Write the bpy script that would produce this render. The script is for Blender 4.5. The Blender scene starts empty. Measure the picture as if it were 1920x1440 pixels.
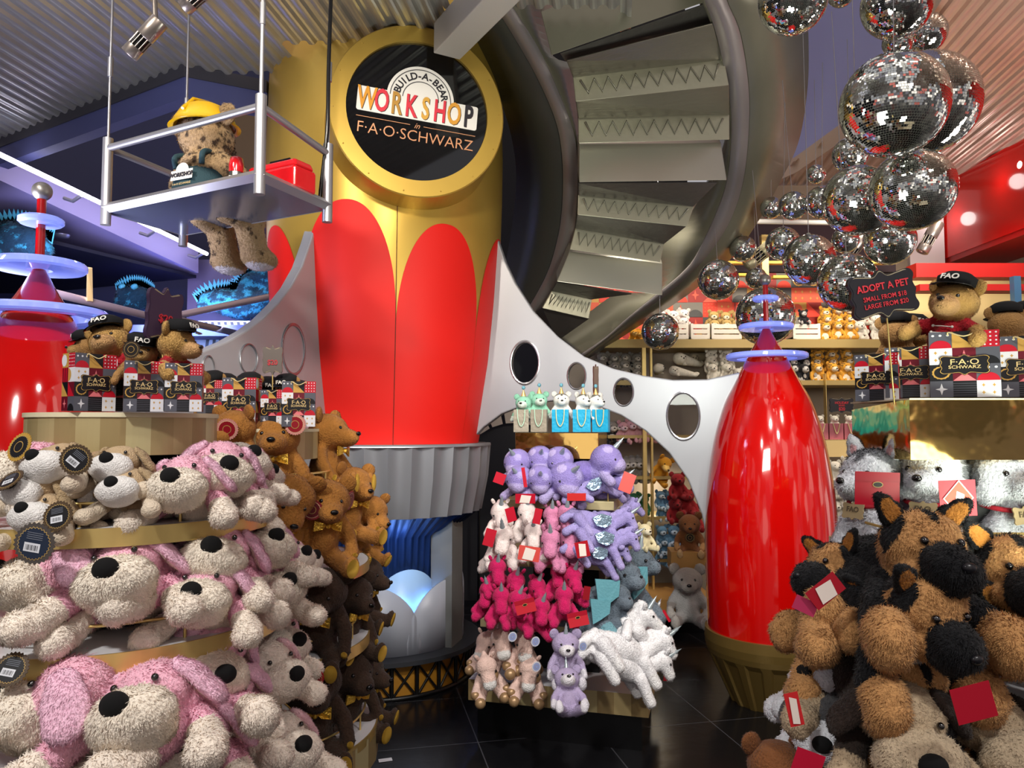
import bpy, math, random
import numpy as np
from mathutils import Vector, Matrix, Euler
rnd = random.Random(7)
S = bpy.context.scene
COL = S.collection
PI = math.pi
R = math.radians
# ---------------------------------------------------------------- camera
F = 1400.0
CAMZ = 1.5
PITCH = math.atan(80 / F)
cam_d = bpy.data.cameras.new('camera')
cam_d.sensor_width = 36; cam_d.lens = F * 36 / 1920; cam_d.clip_start = .05; cam_d.clip_end = 60
cam = bpy.data.objects.new('camera', cam_d); COL.objects.link(cam)
cam.location = (0, 0, CAMZ); cam.rotation_euler = (PI / 2 + PITCH, 0, 0)
S.camera = cam
S.view_settings.view_transform = 'Standard'; S.view_settings.look = 'None'
S.view_settings.gamma = 1; S.view_settings.use_curve_mapping = False
S.view_settings.exposure = 0.32
def at(px, py, Y):
    u = (px - 960) / F; v = (720 - py) / F
    c, s = math.cos(PITCH), math.sin(PITCH)
    dy = c - v * s; dz = s + v * c
    k = Y / dy
    return Vector((u * k, Y, CAMZ + dz * k))
def sz(n, Y): return n * Y / F
# ---------------------------------------------------------------- world and lights
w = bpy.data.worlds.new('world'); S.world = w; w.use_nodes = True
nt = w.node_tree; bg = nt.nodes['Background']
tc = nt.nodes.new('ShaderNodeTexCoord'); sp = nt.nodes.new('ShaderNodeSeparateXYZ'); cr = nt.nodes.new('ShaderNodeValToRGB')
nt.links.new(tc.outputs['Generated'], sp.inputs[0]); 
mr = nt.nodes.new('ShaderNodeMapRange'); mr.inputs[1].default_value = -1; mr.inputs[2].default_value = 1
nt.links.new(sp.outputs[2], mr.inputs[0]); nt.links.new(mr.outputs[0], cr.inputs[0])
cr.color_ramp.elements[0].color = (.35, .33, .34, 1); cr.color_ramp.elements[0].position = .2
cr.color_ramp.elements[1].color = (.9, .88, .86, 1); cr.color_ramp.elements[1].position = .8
vo = nt.nodes.new('ShaderNodeTexVoronoi'); vo.inputs['Scale'].default_value = 9; nt.links.new(tc.outputs['Generated'], vo.inputs[0])  # random bright and dark cells, added to give mirrors and gloss some sparkle
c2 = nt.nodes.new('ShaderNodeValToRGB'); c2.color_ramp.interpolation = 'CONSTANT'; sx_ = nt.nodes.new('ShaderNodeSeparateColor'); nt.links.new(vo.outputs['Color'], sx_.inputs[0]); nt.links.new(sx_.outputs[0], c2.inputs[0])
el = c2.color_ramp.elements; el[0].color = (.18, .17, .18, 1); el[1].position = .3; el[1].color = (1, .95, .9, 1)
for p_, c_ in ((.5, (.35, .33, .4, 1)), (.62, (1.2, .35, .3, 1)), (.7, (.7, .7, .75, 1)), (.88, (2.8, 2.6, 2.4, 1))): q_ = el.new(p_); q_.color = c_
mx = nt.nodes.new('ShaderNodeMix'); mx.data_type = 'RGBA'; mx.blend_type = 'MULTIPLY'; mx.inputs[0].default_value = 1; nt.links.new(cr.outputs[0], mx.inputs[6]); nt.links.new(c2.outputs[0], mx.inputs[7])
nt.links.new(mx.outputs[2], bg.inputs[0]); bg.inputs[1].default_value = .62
def lamp(kind, loc, tgt, energy, color=(1, .95, .88), size=.12, spot=70, blend=.6, name='spot_and_fill_lamp'):
    d = bpy.data.lights.new(name, kind); d.energy = energy; d.color = color
    if kind == 'AREA': d.size = size
    else: d.shadow_soft_size = size
    if kind == 'SPOT': d.spot_size = R(spot); d.spot_blend = blend
    o = bpy.data.objects.new(name, d); COL.objects.link(o); o.location = loc
    o.rotation_euler = (Vector(tgt) - Vector(loc)).to_track_quat('-Z', 'Y').to_euler()
    return o
WARM = (1, .90, .76); WHITE = (1, .97, .93); VIO = (.62, .6, 1); BLUE = (.25, .5, 1)
lamp('SPOT', (-1.3, -.2, 3.4), (-1.0, 2.0, .9), 210, WHITE, .12, 75)
lamp('SPOT', (1.6, -.1, 3.4), (1.5, 2.1, .9), 115, WHITE, .12, 75)
lamp('SPOT', (-.2, .6, 3.4), (-.8, 4.2, 2.0), 185, WARM, .10, 48)
lamp('SPOT', (-1.9, 1.2, 3.4), (-.75, 4.2, 2.3), 120, WARM, .08, 50)
lamp('SPOT', (.7, 1.0, 3.4), (.5, 3.9, .9), 190, WHITE, .10, 50)
lamp('SPOT', (2.2, 1.3, 3.4), (1.35, 4.2, 1.1), 130, WARM, .08, 50)
lamp('SPOT', (-.4, 1.0, 3.4), (-.8, 2.6, .9), 45, WHITE, .10, 60)
lamp('SPOT', (1.2, 1.6, 1.2), (.6, 4.4, 2.7), 60, (.93, 1, .82), .3, 70)  # added fill from below, brightens the staircase
for x in (.9, 1.7, 2.5, 3.3):
    lamp('SPOT', (x, 4.9, 3.3), (x, 6.0, 1.9), 75, WARM, .08, 85)
lamp('AREA', (-3.2, 5.0, 2.55), (-2.2, 7.5, 1.8), 30, VIO, .8)
lamp('AREA', (-2.9, 6.6, 2.5), (-2.9, 7.6, 1.2), 25, (.7, .65, 1), .8)
lamp('AREA', (-2.1, 2.6, 2.0), (-2.0, 3.3, 3.6), 26, (.85, .84, 1), .6)  # added upward fill for the left ceiling, no real fitting
lamp('AREA', (2.6, 3.2, 2.2), (2.9, 4.4, 3.6), 22, (1, .9, .82), .8)  # added upward fill for the right ceiling, no real fitting
lamp('AREA', (.6, 2.2, 1.9), (.9, 4.4, 3.2), 16, (.97, 1, .88), .5)  # added fill that lifts the stair steel, no real fitting
lamp('POINT', (1.2, 6.2, 1.0), (0, 0, 0), 4, WARM, .1)

# ---------------------------------------------------------------- materials
def srgb(h):
    h = h.lstrip('#'); out = []
    for i in (0, 2, 4):
        c = int(h[i:i + 2], 16) / 255
        out.append(c / 12.92 if c <= .04045 else ((c + .055) / 1.055) ** 2.4)
    return tuple(out) + (1,)
_m = {}
def mat(name, col='#888888', rough=.5, metal=0., bump=0., bscale=30, var=0., vscale=6, coat=0., emit=0., ecol=None, trans=0., attr=False, sheen=0., stretch=None, ior=1.45, alpha=1.):
    if name in _m: return _m[name]
    m = bpy.data.materials.new(name); m.use_nodes = True; _m[name] = m
    n = m.node_tree; b = n.nodes['Principled BSDF']
    c = srgb(col); b.inputs['Base Color'].default_value = c
    b.inputs['Roughness'].default_value = rough; b.inputs['Metallic'].default_value = metal
    b.inputs['Coat Weight'].default_value = coat; b.inputs['Coat Roughness'].default_value = .04
    b.inputs['Transmission Weight'].default_value = trans; b.inputs['IOR'].default_value = ior
    b.inputs['Sheen Weight'].default_value = sheen; b.inputs['Sheen Roughness'].default_value = .5
    b.inputs['Alpha'].default_value = alpha
    if emit: b.inputs['Emission Color'].default_value = srgb(ecol or col); b.inputs['Emission Strength'].default_value = emit
    src = None
    if attr:
        a = n.nodes.new('ShaderNodeAttribute'); a.attribute_name = 'Col'; src = a.outputs['Color']
        n.links.new(src, b.inputs['Base Color'])
    t = n.nodes.new('ShaderNodeTexCoord'); mp = n.nodes.new('ShaderNodeMapping'); n.links.new(t.outputs['Object'], mp.inputs[0])
    if stretch: mp.inputs['Scale'].default_value = stretch
    if var:
        z = n.nodes.new('ShaderNodeTexNoise'); z.inputs['Scale'].default_value = vscale; z.inputs['Detail'].default_value = 4
        n.links.new(mp.outputs[0], z.inputs[0])
        h = n.nodes.new('ShaderNodeHueSaturation'); mm = n.nodes.new('ShaderNodeMapRange')
        mm.inputs[3].default_value = 1 - var; mm.inputs[4].default_value = 1 + var; mm.inputs[1].default_value = .3; mm.inputs[2].default_value = .7
        n.links.new(z.outputs[0], mm.inputs[0]); n.links.new(mm.outputs[0], h.inputs['Value'])
        if src: n.links.new(src, h.inputs['Color'])
        else: h.inputs['Color'].default_value = c
        n.links.new(h.outputs[0], b.inputs['Base Color'])
    if bump:
        z = n.nodes.new('ShaderNodeTexNoise'); z.inputs['Scale'].default_value = bscale; z.inputs['Detail'].default_value = 3
        n.links.new(mp.outputs[0], z.inputs[0]); q = n.nodes.new('ShaderNodeBump'); q.inputs['Strength'].default_value = bump
        q.inputs['Distance'].default_value = .02; n.links.new(z.outputs[0], q.inputs['Height']); n.links.new(q.outputs[0], b.inputs['Normal'])
    return m
M_FUR = mat('plush_fur', rough=.95, attr=True, sheen=.08, bump=.5, bscale=55, var=.10, vscale=10)
M_VC = mat('printed_card', rough=.35, attr=True)
M_BLK = mat('black_plastic', '#0A0A0C', .25)
M_EYE = mat('eye_bead', '#0B0808', .06, coat=1)
M_NOSE = mat('flocked_black', '#060607', .95, bump=.3, bscale=120)
M_GOLD = mat('brushed_brass', '#E2C77E', .32, .75, var=.22, vscale=6, stretch=(1, 1, .05))
M_GOLDF = mat('gold_foil', '#E8BC4A', .32, .75, bump=.6, bscale=45)
M_MIR = mat('gold_mirror_card', '#D8B46A', .07, 1., bump=.12, bscale=6)
M_CREAM = mat('champagne_panel', '#BBAE84', .4, .25)
M_WHT = mat('white_laminate', '#DADADD', .35)
M_STEEL = mat('brushed_steel', '#8F8F8A', .3, 1., var=.12, vscale=4, stretch=(1, 8, 8))
M_RAIL = mat('satin_aluminium', '#A9A9AE', .38, .8)
M_REDC = mat('red_card', '#B31020', .45)
M_TEXTW = mat('white_lettering', '#E8E4DA', .5)
M_TEXTG = mat('gold_lettering', '#D9BE86', .4)
M_TEXTR = mat('red_lettering', '#B0242F', .5)
M_TEXTC = mat('copper_lettering', '#E0A27A', .35, .4)

# ---------------------------------------------------------------- objects
def tag(o, label=None, cat=None, group=None, kind=None):
    if label: o['label'] = label
    if cat: o['category'] = cat
    if group: o['group'] = group
    if kind: o['kind'] = kind
    return o
def empty(name, loc=(0, 0, 0), rot=(0, 0, 0), s=1, label=None, cat=None, group=None):
    o = bpy.data.objects.new(name, None); COL.objects.link(o); o.empty_display_size = .05
    o.location = loc; o.rotation_euler = rot; o.scale = (s, s, s)
    return tag(o, label, cat, group)
def mkobj(name, me, m=None, parent=None, loc=None, rot=None, smooth=None):
    if m is not None and not me.materials: me.materials.append(m)
    if smooth is not None and len(me.polygons): me.polygons.foreach_set('use_smooth', [smooth] * len(me.polygons))
    o = bpy.data.objects.new(name, me); COL.objects.link(o)
    if parent: o.parent = parent
    if loc is not None: o.location = loc
    if rot is not None: o.rotation_euler = rot
    return o
def dup(o, parent=None):
    c = o.copy(); COL.objects.link(c)
    if parent: c.parent = parent
    for ch in list(o.children): dup(ch, c)
    return c
class MB:
    def __init__(s): s.v = []; s.f = []; s.c = []; s.sm = []
    def add(s, vs, fs, col=None, sm=False):
        k = len(s.v); s.v += [tuple(p) for p in vs]
        for f in fs: s.f.append(tuple(i + k for i in f)); s.c.append(col); s.sm.append(sm)
        return s
    def box(s, c, d, rot=None, col=None, top=1.):
        c = Vector(c); hx, hy, hz = d[0] / 2, d[1] / 2, d[2] / 2
        vs = []
        for z in (-1, 1):
            k = top if z > 0 else 1
            for x, y in ((-1, -1), (1, -1), (1, 1), (-1, 1)):
                p = Vector((x * hx * k, y * hy * k, z * hz))
                if rot is not None: p = rot @ p
                vs.append(c + p)
        return s.add(vs, [(3, 2, 1, 0), (4, 5, 6, 7), (0, 1, 5, 4), (1, 2, 6, 5), (2, 3, 7, 6), (3, 0, 4, 7)], col)
    def tube(s, pts, r, n=10, col=None, cap=True, sm=True):
        pts = [Vector(p) for p in pts]; N = len(pts)
        rs = r if isinstance(r, (list, tuple)) else [r] * N
        vs = []; up = None
        for i, p in enumerate(pts):
            t = (pts[min(i + 1, N - 1)] - pts[max(i - 1, 0)])
            if t.length < 1e-9: t = Vector((0, 0, 1))
            t.normalize()
            if up is None: up = Vector((0, 0, 1)) if abs(t.z) < .9 else Vector((1, 0, 0))
            a = t.cross(up).normalized(); b = a.cross(t).normalized(); up = b
            for k in range(n):
                th = 2 * PI * k / n; vs.append(p + (a * math.cos(th) + b * math.sin(th)) * rs[i])
        fs = []
        for i in range(N - 1):
            for k in range(n):
                k2 = (k + 1) % n; fs.append((i * n + k, i * n + k2, (i + 1) * n + k2, (i + 1) * n + k))
        s.add(vs, fs, col, sm)
        if cap: s.add(vs[:n], [tuple(range(n))], col); s.add(vs[-n:], [tuple(range(n - 1, -1, -1))], col)
        return s
    def lathe(s, prof, n=48, c=(0, 0, 0), col=None, sm=True, a0=0, a1=2 * PI):
        full = abs(a1 - a0 - 2 * PI) < 1e-6; m = n if full else n + 1; vs = []
        for r, z in prof:
            for k in range(m):
                th = a0 + (a1 - a0) * k / n; vs.append((c[0] + r * math.sin(th), c[1] - r * math.cos(th), c[2] + z))
        fs = []
        for i in range(len(prof) - 1):
            for k in range(n):
                k2 = (k + 1) % m; fs.append((i * m + k, i * m + k2, (i + 1) * m + k2, (i + 1) * m + k))
        return s.add(vs, fs, col, sm)
    def slathe(s, prof, n=48):
        for a, b in zip(prof, prof[1:]): s.lathe([a, b], n)
        return s
    def sphere(s, c, r, nu=20, nv=12, col=None, rot=None):
        if not isinstance(r, (tuple, list)): r = (r, r, r)
        vs = []; fs = []
        for j in range(nv + 1):
            ph = PI * j / nv
            for i in range(nu):
                th = 2 * PI * i / nu
                p = Vector((r[0] * math.sin(ph) * math.cos(th), r[1] * math.sin(ph) * math.sin(th), r[2] * math.cos(ph)))
                if rot is not None: p = rot @ p
                vs.append(Vector(c) + p)
        for j in range(nv):
            for i in range(nu):
                i2 = (i + 1) % nu; fs.append((j * nu + i, (j + 1) * nu + i, (j + 1) * nu + i2, j * nu + i2))
        return s.add(vs, fs, col, True)
    def prism(s, front, back, col=None, caps=True):
        n = len(front); vs = list(front) + list(back)
        fs = [tuple(range(n)), tuple(range(2 * n - 1, n - 1, -1))] if caps else []
        for i in range(n):
            j = (i + 1) % n; fs.append((j, i, n + i, n + j))
        return s.add(vs, fs, col)
    def poly(s, pts, col=None): return s.add(pts, [tuple(range(len(pts)))], col)
    def ribbon(s, A, B, col=None, sm=True):
        n = len(A); return s.add(list(A) + list(B), [(i, i + 1, n + i + 1, n + i) for i in range(n - 1)], col, sm)
    def mesh(s, name='m'):
        me = bpy.data.meshes.new(name); me.from_pydata(s.v, [], s.f); 
        me.polygons.foreach_set('use_smooth', s.sm)
        if any(c is not None for c in s.c):
            a = me.color_attributes.new('Col', 'FLOAT_COLOR', 'CORNER'); buf = np.ones((len(me.loops), 4), 'f'); k = 0
            for f, c in zip(s.f, s.c):
                cc = srgb(c) if isinstance(c, str) else (c or (1, 1, 1, 1)); buf[k:k + len(f)] = cc; k += len(f)
            a.data.foreach_set('color', buf.ravel())
        me.update(); return me
    def build(s, name, m, parent=None, loc=None, rot=None): return mkobj(name, s.mesh(name), m, parent, loc, rot)
def struct(name, mb, m):
    return tag(mb.build(name, m), kind='structure')
def text(name, body, size, m, parent, loc, rot=(PI / 2, 0, 0), ext=.001, bold=0., align='CENTER', sx=1., shear=0.):
    cu = bpy.data.curves.new(name, 'FONT'); cu.body = body; cu.size = size; cu.extrude = ext; cu.offset = bold; cu.align_x = align; cu.align_y = 'CENTER'; cu.shear = shear
    cu.resolution_u = 3
    o = bpy.data.objects.new(name, cu); COL.objects.link(o); bpy.context.view_layer.update()
    me = bpy.data.meshes.new_from_object(o.evaluated_get(bpy.context.evaluated_depsgraph_get())); me.materials.clear()
    bpy.data.objects.remove(o)
    if sx != 1:
        for v in me.vertices: v.co.x *= sx
    return mkobj(name, me, m, parent, loc, rot)
def evalmesh(o):
    bpy.context.view_layer.update()
    me = bpy.data.meshes.new_from_object(o.evaluated_get(bpy.context.evaluated_depsgraph_get())); return me
def spline(pts, n=8):
    P = [Vector(p) for p in pts]; out = []
    for i in range(len(P) - 1):
        p0 = P[max(i - 1, 0)]; p1 = P[i]; p2 = P[i + 1]; p3 = P[min(i + 2, len(P) - 1)]
        for k in range(n):
            t = k / n
            out.append(.5 * ((2 * p1) + (-p0 + p2) * t + (2 * p0 - 5 * p1 + 4 * p2 - p3) * t * t + (-p0 + 3 * p1 - 3 * p2 + p3) * t ** 3))
    out.append(P[-1]); return out
def bevel(o, w, seg=2):
    b = o.modifiers.new('bevel', 'BEVEL'); b.width = w; b.segments = seg; b.limit_method = 'ANGLE'; return o

# ================================================================ the setting
CZ = 3.6
def tiles_mat():
    m = mat('black_floor_tile', '#0B0B0D', .22, bump=.05, bscale=15, var=.2, vscale=2)
    n = m.node_tree; b = n.nodes['Principled BSDF']
    t = n.nodes.new('ShaderNodeTexCoord'); br = n.nodes.new('ShaderNodeTexBrick'); mp = n.nodes.new('ShaderNodeMapping')
    mp.inputs['Rotation'].default_value = (0, 0, R(-12)); n.links.new(t.outputs['Object'], mp.inputs[0]); n.links.new(mp.outputs[0], br.inputs[0])
    br.offset = 0; br.inputs['Scale'].default_value = 1; br.inputs['Brick Width'].default_value = .6; br.inputs['Row Height'].default_value = .6
    br.inputs['Mortar Size'].default_value = .003; br.inputs['Color1'].default_value = srgb('#111113'); br.inputs['Color2'].default_value = srgb('#151518'); br.inputs['Mortar'].default_value = srgb('#45454A')
    n.links.new(br.outputs[0], b.inputs['Base Color']); return m
mb = MB(); mb.add([(-9, -4, 0), (9, -4, 0), (9, 10, 0), (-9, 10, 0)], [(0, 1, 2, 3)]); struct('floor', mb, tiles_mat())
# corrugated ceiling (ridges run away from the viewer) with an opening for the stair
def corrug(x0, x1, y0, y1, pitch=.092, amp=.024, shear=.14, clip=None):
    mb = MB(); n = int((x1 - x0) / (pitch / 8)); ys = [y0 + (y1 - y0) * k / 24 for k in range(25)]
    prof = [0, .15, .85, 1, 1, .85, .15, 0]
    for i in range(n):
        a = x0 + i * pitch / 8; b = a + pitch / 8; za = CZ + amp * prof[i % 8]; zb = CZ + amp * prof[(i + 1) % 8]
        for k in range(24):
            xm = (a + b) / 2 + shear * ys[k]; ym = (ys[k] + ys[k + 1]) / 2
            if clip and clip(xm, ym): continue
            mb.add([(a + shear * ys[k], ys[k], za), (b + shear * ys[k], ys[k], zb), (b + shear * ys[k + 1], ys[k + 1], zb), (a + shear * ys[k + 1], ys[k + 1], za)], [(0, 3, 2, 1)])
    return mb
M_COR = mat('galvanised_steel', '#B9B8B4', .36, .7, bump=.05, bscale=12, var=.08)
M_COP = mat('blush_corrugated_metal', '#CDB3A4', .32, .6, var=.06)
def clipL(x, y): return ((x + .8) ** 2 + (y - 4.7) ** 2 < .5) or (y > 5.25 + .58 * (x + 3.35) * -1 and x < -1.75) or (y > 4.3 + .17 * (x + 1.75) and x < -1.2 and x >= -1.75) or (y > 3.5 + 0.5 * (x + .1) and x > -.35)
struct('ceiling', corrug(-4.6, .1, -3, 5.4, clip=clipL), M_COR)
def clipR(x, y): return x < np.interp(y, [2.8, 3.77, 4.3, 5.2, 5.88, 6.4], [1.9, 2.12, 2.27, 2.35, 2.27, 2.05]) and y < 6.4 or x > 3.74
struct('ceiling_right', corrug(.6, 4.6, -1, 7.6, clip=clipR), M_COP)
# dark beam under the ceiling edge
M_NAVY = mat('navy_wall_paint', '#2B3052', .6); M_NAVYD = mat('dark_navy_paint', '#0E1128', .6); M_LAV = mat('lavender_wall_paint', '#6A6384', .6)
M_CHAR = mat('charcoal_paint', '#35343A', .6)
P0 = [at(-160, 285, 6.1), at(345, 108, 4.25), at(500, 142, 4.46)]
for nm, h0, h1, dy, m in (('trim_1', 0, -.075, 0, M_CHAR), ('trim_2', -.075, -.20, .012, mat('slate_blue_paint', '#484D78', .6))):
    mb = MB()
    for a, b in ((P0[0], P0[1]), (P0[1], P0[2])):
        a = Vector((a.x, a.y + dy, CZ + .02)); b = Vector((b.x, b.y + dy, CZ + .02)); th = Vector((0, .1, 0))
        q = [a + Vector((0, 0, h0)), b + Vector((0, 0, h0)), b + Vector((0, 0, h1)), a + Vector((0, 0, h1))]
        mb.prism(q, [p + th for p in q])
    struct(nm, mb, m)
# left walls
mb = MB(); mb.box((-5.2, 8.25, 3.2), (9.6, .2, 6.4)); struct('wall_back', mb, M_NAVY)
mb = MB(); mb.add([at(270, 170, 5.6), at(500, 130, 5.6), at(520, 420, 5.6), at(380, 300, 5.6)], [(0, 1, 2, 3)]); 
mb.prism([at(318, 175, 6.9), at(560, 150, 6.9), at(560, 460, 6.9), at(395, 300, 6.9)], [at(318, 175, 7.0), at(560, 150, 7.0), at(560, 460, 7.0), at(395, 300, 7.0)])
mb.v = mb.v[4:]; mb.f = [tuple(i - 4 for i in f) for f in mb.f[1:]]; mb.c = mb.c[1:]; mb.sm = mb.sm[1:]
struct('wall_bronze', mb, mat('bronze_drum', '#6B5B48', .35, .8))
mb = MB(); mb.box((-2.45, 7.6, 1.6), (1.7, .15, 3.2)); struct('wall_left_lavender', mb, M_LAV)
mb = MB()
f0 = [at(-120, 232, 5.0), at(372, 470, 7.3), at(372, 512, 7.3), at(-120, 282, 5.0)]
mb.prism(f0, [p + Vector((-3, .8, 0)) for p in f0]); struct('trim_soffit', mb, mat('fascia_lilac_light', '#A9A2CF', .6))  # lavender glow of the LED line is put into the fascia colour
mb = MB()
f1 = [Vector((p.x - .02, p.y, p.z)) for p in (f0[3], f0[2])]
q = [f1[0], f1[1], f1[1] + Vector((.25, .1, -.02)), f1[0] + Vector((-.2, 0, -.02))]
zz = f1[1].z - .02
mb.prism([Vector((f1[0].x - .1, f1[0].y, zz)), Vector((f1[1].x, f1[1].y, zz)), Vector((f1[1].x - 3, f1[1].y + 1.2, zz)), Vector((f1[0].x - 5, f1[0].y, zz))],
         [Vector((f1[0].x - .1, f1[0].y, zz - .03)), Vector((f1[1].x, f1[1].y, zz - .03)), Vector((f1[1].x - 3, f1[1].y + 1.2, zz - .03)), Vector((f1[0].x - 5, f1[0].y, zz - .03))])
struct('ceiling_low', mb, M_NAVYD)
mb = MB(); mb.box((-6.3, 4, 1.8), (.2, 9, 3.6)); struct('wall_left', mb, M_NAVYD)
# LED strip lights
M_LED = mat('led_diffuser', '#F4EEFF', .5, emit=9, ecol='#EFEAFF')
def seg(a, b, t): return a + (b - a) * t
La, Lb = at(-10, 285, 4.9), at(388, 476, 7.1)
for i, (t0, t1) in enumerate(((0, .36), (.37, .72), (.73, 1))):
    e = empty('strip_light', seg(La, Lb, t0), label='slim white tube light on the lilac soffit, ' + ('nearest the left picture edge' if i == 0 else 'middle one behind the hanging platform' if i == 1 else 'farthest one ending near the bear feet'), cat='light', group='tube lights along the soffit')
    a = Vector((0, 0, 0)); b = seg(La, Lb, t1) - seg(La, Lb, t0)
    MB().tube([a, b], .018, 8).build('tube', M_LED, e)
    MB().tube([b * .9 + Vector((0, 0, -.015)), b * .9 + Vector((-.08, .03, -.05)), b * .9 + Vector((-.16, .05, -.02))], .014, 8).build('bracket', M_RAIL, e)
# bulkheads on the right
M_REDP = mat('red_gloss_paint', '#C2140F', .18, coat=.5)
mb = MB(); mb.box((3.82, 4.4, 3.28), (.16, 4.9, .66)); struct('wall_right_bulkhead', mb, M_REDP)
mb = MB(); mb.box((4.0, 4.4, 2.93), (.5, 4.9, .05)); struct('trim_3', mb, mat('dark_red_paint', '#9C1310', .3))
mb = MB(); mb.box((5.6, 4.4, 3.1), (2.8, 7, .06)); struct('ceiling_far_right', mb, mat('off_white_ceiling', '#C9C4B8', .6))
# lavender wall around the stair opening
def wallstrip(pts, z0, z1, dy=.05):
    mb = MB()
    A = [Vector((p[0], p[1], z0)) for p in pts]; B = [Vector((p[0], p[1], z1)) for p in pts]
    mb.ribbon(A, B); return mb
cv = [(1.9, 2.8), (2.12, 3.77), (2.27, 4.3), (2.35, 5.2), (2.27, 5.88), (2.05, 6.4)]
mbw = wallstrip(cv, CZ + .06, CZ + 1.5); ob = struct('wall_stairwell', mbw, mat('periwinkle_wall_paint', '#A9ADDE', .6))
mbw = wallstrip(cv, CZ - .07, CZ + .06); struct('trim_4', mbw, mat('beige_edge_trim', '#CDB6A0', .5))
mb = MB(); mb.box((.2, 8.0, 3.5), (3.4, .1, 7.0)); struct('wall_behind_stairs', mb, mat('black_void_fill', '#121214', .8))  # black sheet filling the dark space behind the stairs
# back wall of shelving bay
mb = MB(); mb.box((2.9, 6.45, 1.8), (5.2, .1, 3.6)); struct('wall_shelving', mb, mat('taupe_panel', '#8F8270', .6))
# ================================================================ central rocket
RX, RY = (722 - 960) * 4.7 / F, 4.7
rk = empty('rocket', (RX, RY, 0), label='giant gold and red toy rocket rising to the ceiling', cat='rocket')
rp = [(0.585, 1.40), (.62, 1.62), (.665, 1.9), (.70, 2.25), (.725, 2.6), (.735, 2.9), (.74, 3.2), (.73, 3.6), (.70, 4.2)]
def rk_r(z):
    for (r0, z0), (r1, z1) in zip(rp, rp[1:]):
        if z <= z1: return r0 + (r1 - r0) * (z - z0) / (z1 - z0)
    return rp[-1][0]
M_RG = mat('rocket_gold_paint', '#C4A24A', .36, .55, var=.03)
M_RR = mat('rocket_red_paint', '#DE1409', .55, .0)
zz = [1.40 + i * .05 for i in range(57)]
MB().lathe([(rk_r(z), z) for z in zz], 96).build('body', M_RG, rk)
for k in range(8):
    a0 = R(-31 + 45 * k); mb = MB(); vs = []; fs = []; NX, NZ = 24, 60
    ztop = {0: 2.73, 1: 2.63}.get(k, 2.66); zs = ztop - .62
    for j in range(NZ + 1):
        z = 1.401 + (ztop - 1.401) * math.sin(j / NZ * PI / 2)
        hw = 1. if z < zs else math.sqrt(max(0, 1 - ((z - zs) / (ztop - zs)) ** 2)) ** .9
        for i in range(NX + 1):
            a = a0 + R(22.5) + R(22.45) * hw * (2 * i / NX - 1); r = rk_r(z) + .003
            vs.append((r * math.sin(a), -r * math.cos(a), z))
    for j in range(NZ):
        for i in range(NX): fs.append((j * (NX + 1) + i, j * (NX + 1) + i + 1, (j + 1) * (NX + 1) + i + 1, (j + 1) * (NX + 1) + i))
    mb.add(vs, fs, sm=True).build('red_petal', M_RR, rk)
for k in range(4):
    a = R(14 + 90 * k); MB().tube([((rk_r(z) + .004) * math.sin(a), -(rk_r(z) + .004) * math.cos(a), z) for z in zz], .0022, 6).build('seam', mat('dark_seam_line', '#5a2410', .6), rk)  # thin darker line along each body seam
# silver fluted skirt, ribbed nozzle, column
mb = MB(); prof = [(.665, 1.385), (.65, 1.2), (.61, .99)]; vs = []; fs = []; NF = 32
for f_ in range(NF):
    k0 = len(vs)
    for r, z in prof:
        for k in range(9):
            th = 2 * PI * (f_ + k / 8) / NF; rr = r - .026 * math.sin(PI * k / 8); vs.append((rr * math.sin(th), -rr * math.cos(th), z))
    for i in range(2):
        for k in range(8): fs.append((k0 + i * 9 + k, k0 + (i + 1) * 9 + k, k0 + (i + 1) * 9 + k + 1, k0 + i * 9 + k + 1))
mb.add(vs, fs, sm=True); mb.lathe([(.58, 1.40), (.665, 1.40), (.667, 1.385)], 96)
mb.build('fluted_skirt', mat('fluted_silver', '#9DA0A8', .35, .6), rk)
mb = MB(); N = 240; vs = []; fs = []
for r, z in ((.59, .99), (.42, .86), (.40, .60)):
    for k in range(N):
        th = 2 * PI * k / N; rr = r + (.006 if k % 4 < 2 else -.006); vs.append((rr * math.sin(th), -rr * math.cos(th), z))
for i in range(2):
    for k in range(N): fs.append((i * N + k, (i + 1) * N + k, (i + 1) * N + (k + 1) % N, i * N + (k + 1) % N))
mb.add(vs, fs, sm=True).build('ribbed_nozzle', mat('ribbed_metal_blue_light', '#1B3260', .4, .4), rk)  # blue stage light is also put into the metal colour
MB().box((.41, -.18, .62), (.13, .2, .96), Matrix.Rotation(R(-14), 3, 'Z')).build('support_column', mat('grey_column_paint', '#77797A', .4, .2), rk)
MB().lathe([(.0, .30), (.38, .30), (.38, .95)], 48).build('core', mat('black_core', '#07090f', .6), rk)
# porthole sign
th = R(15); c0 = Vector((math.sin(th), -math.cos(th), 0)); ctr = at(783, 212, 3.86)
sg = empty('sign', ctr - Vector((RX, RY, 0)), (R(0), R(4.5), th)); sg.parent = rk
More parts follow.
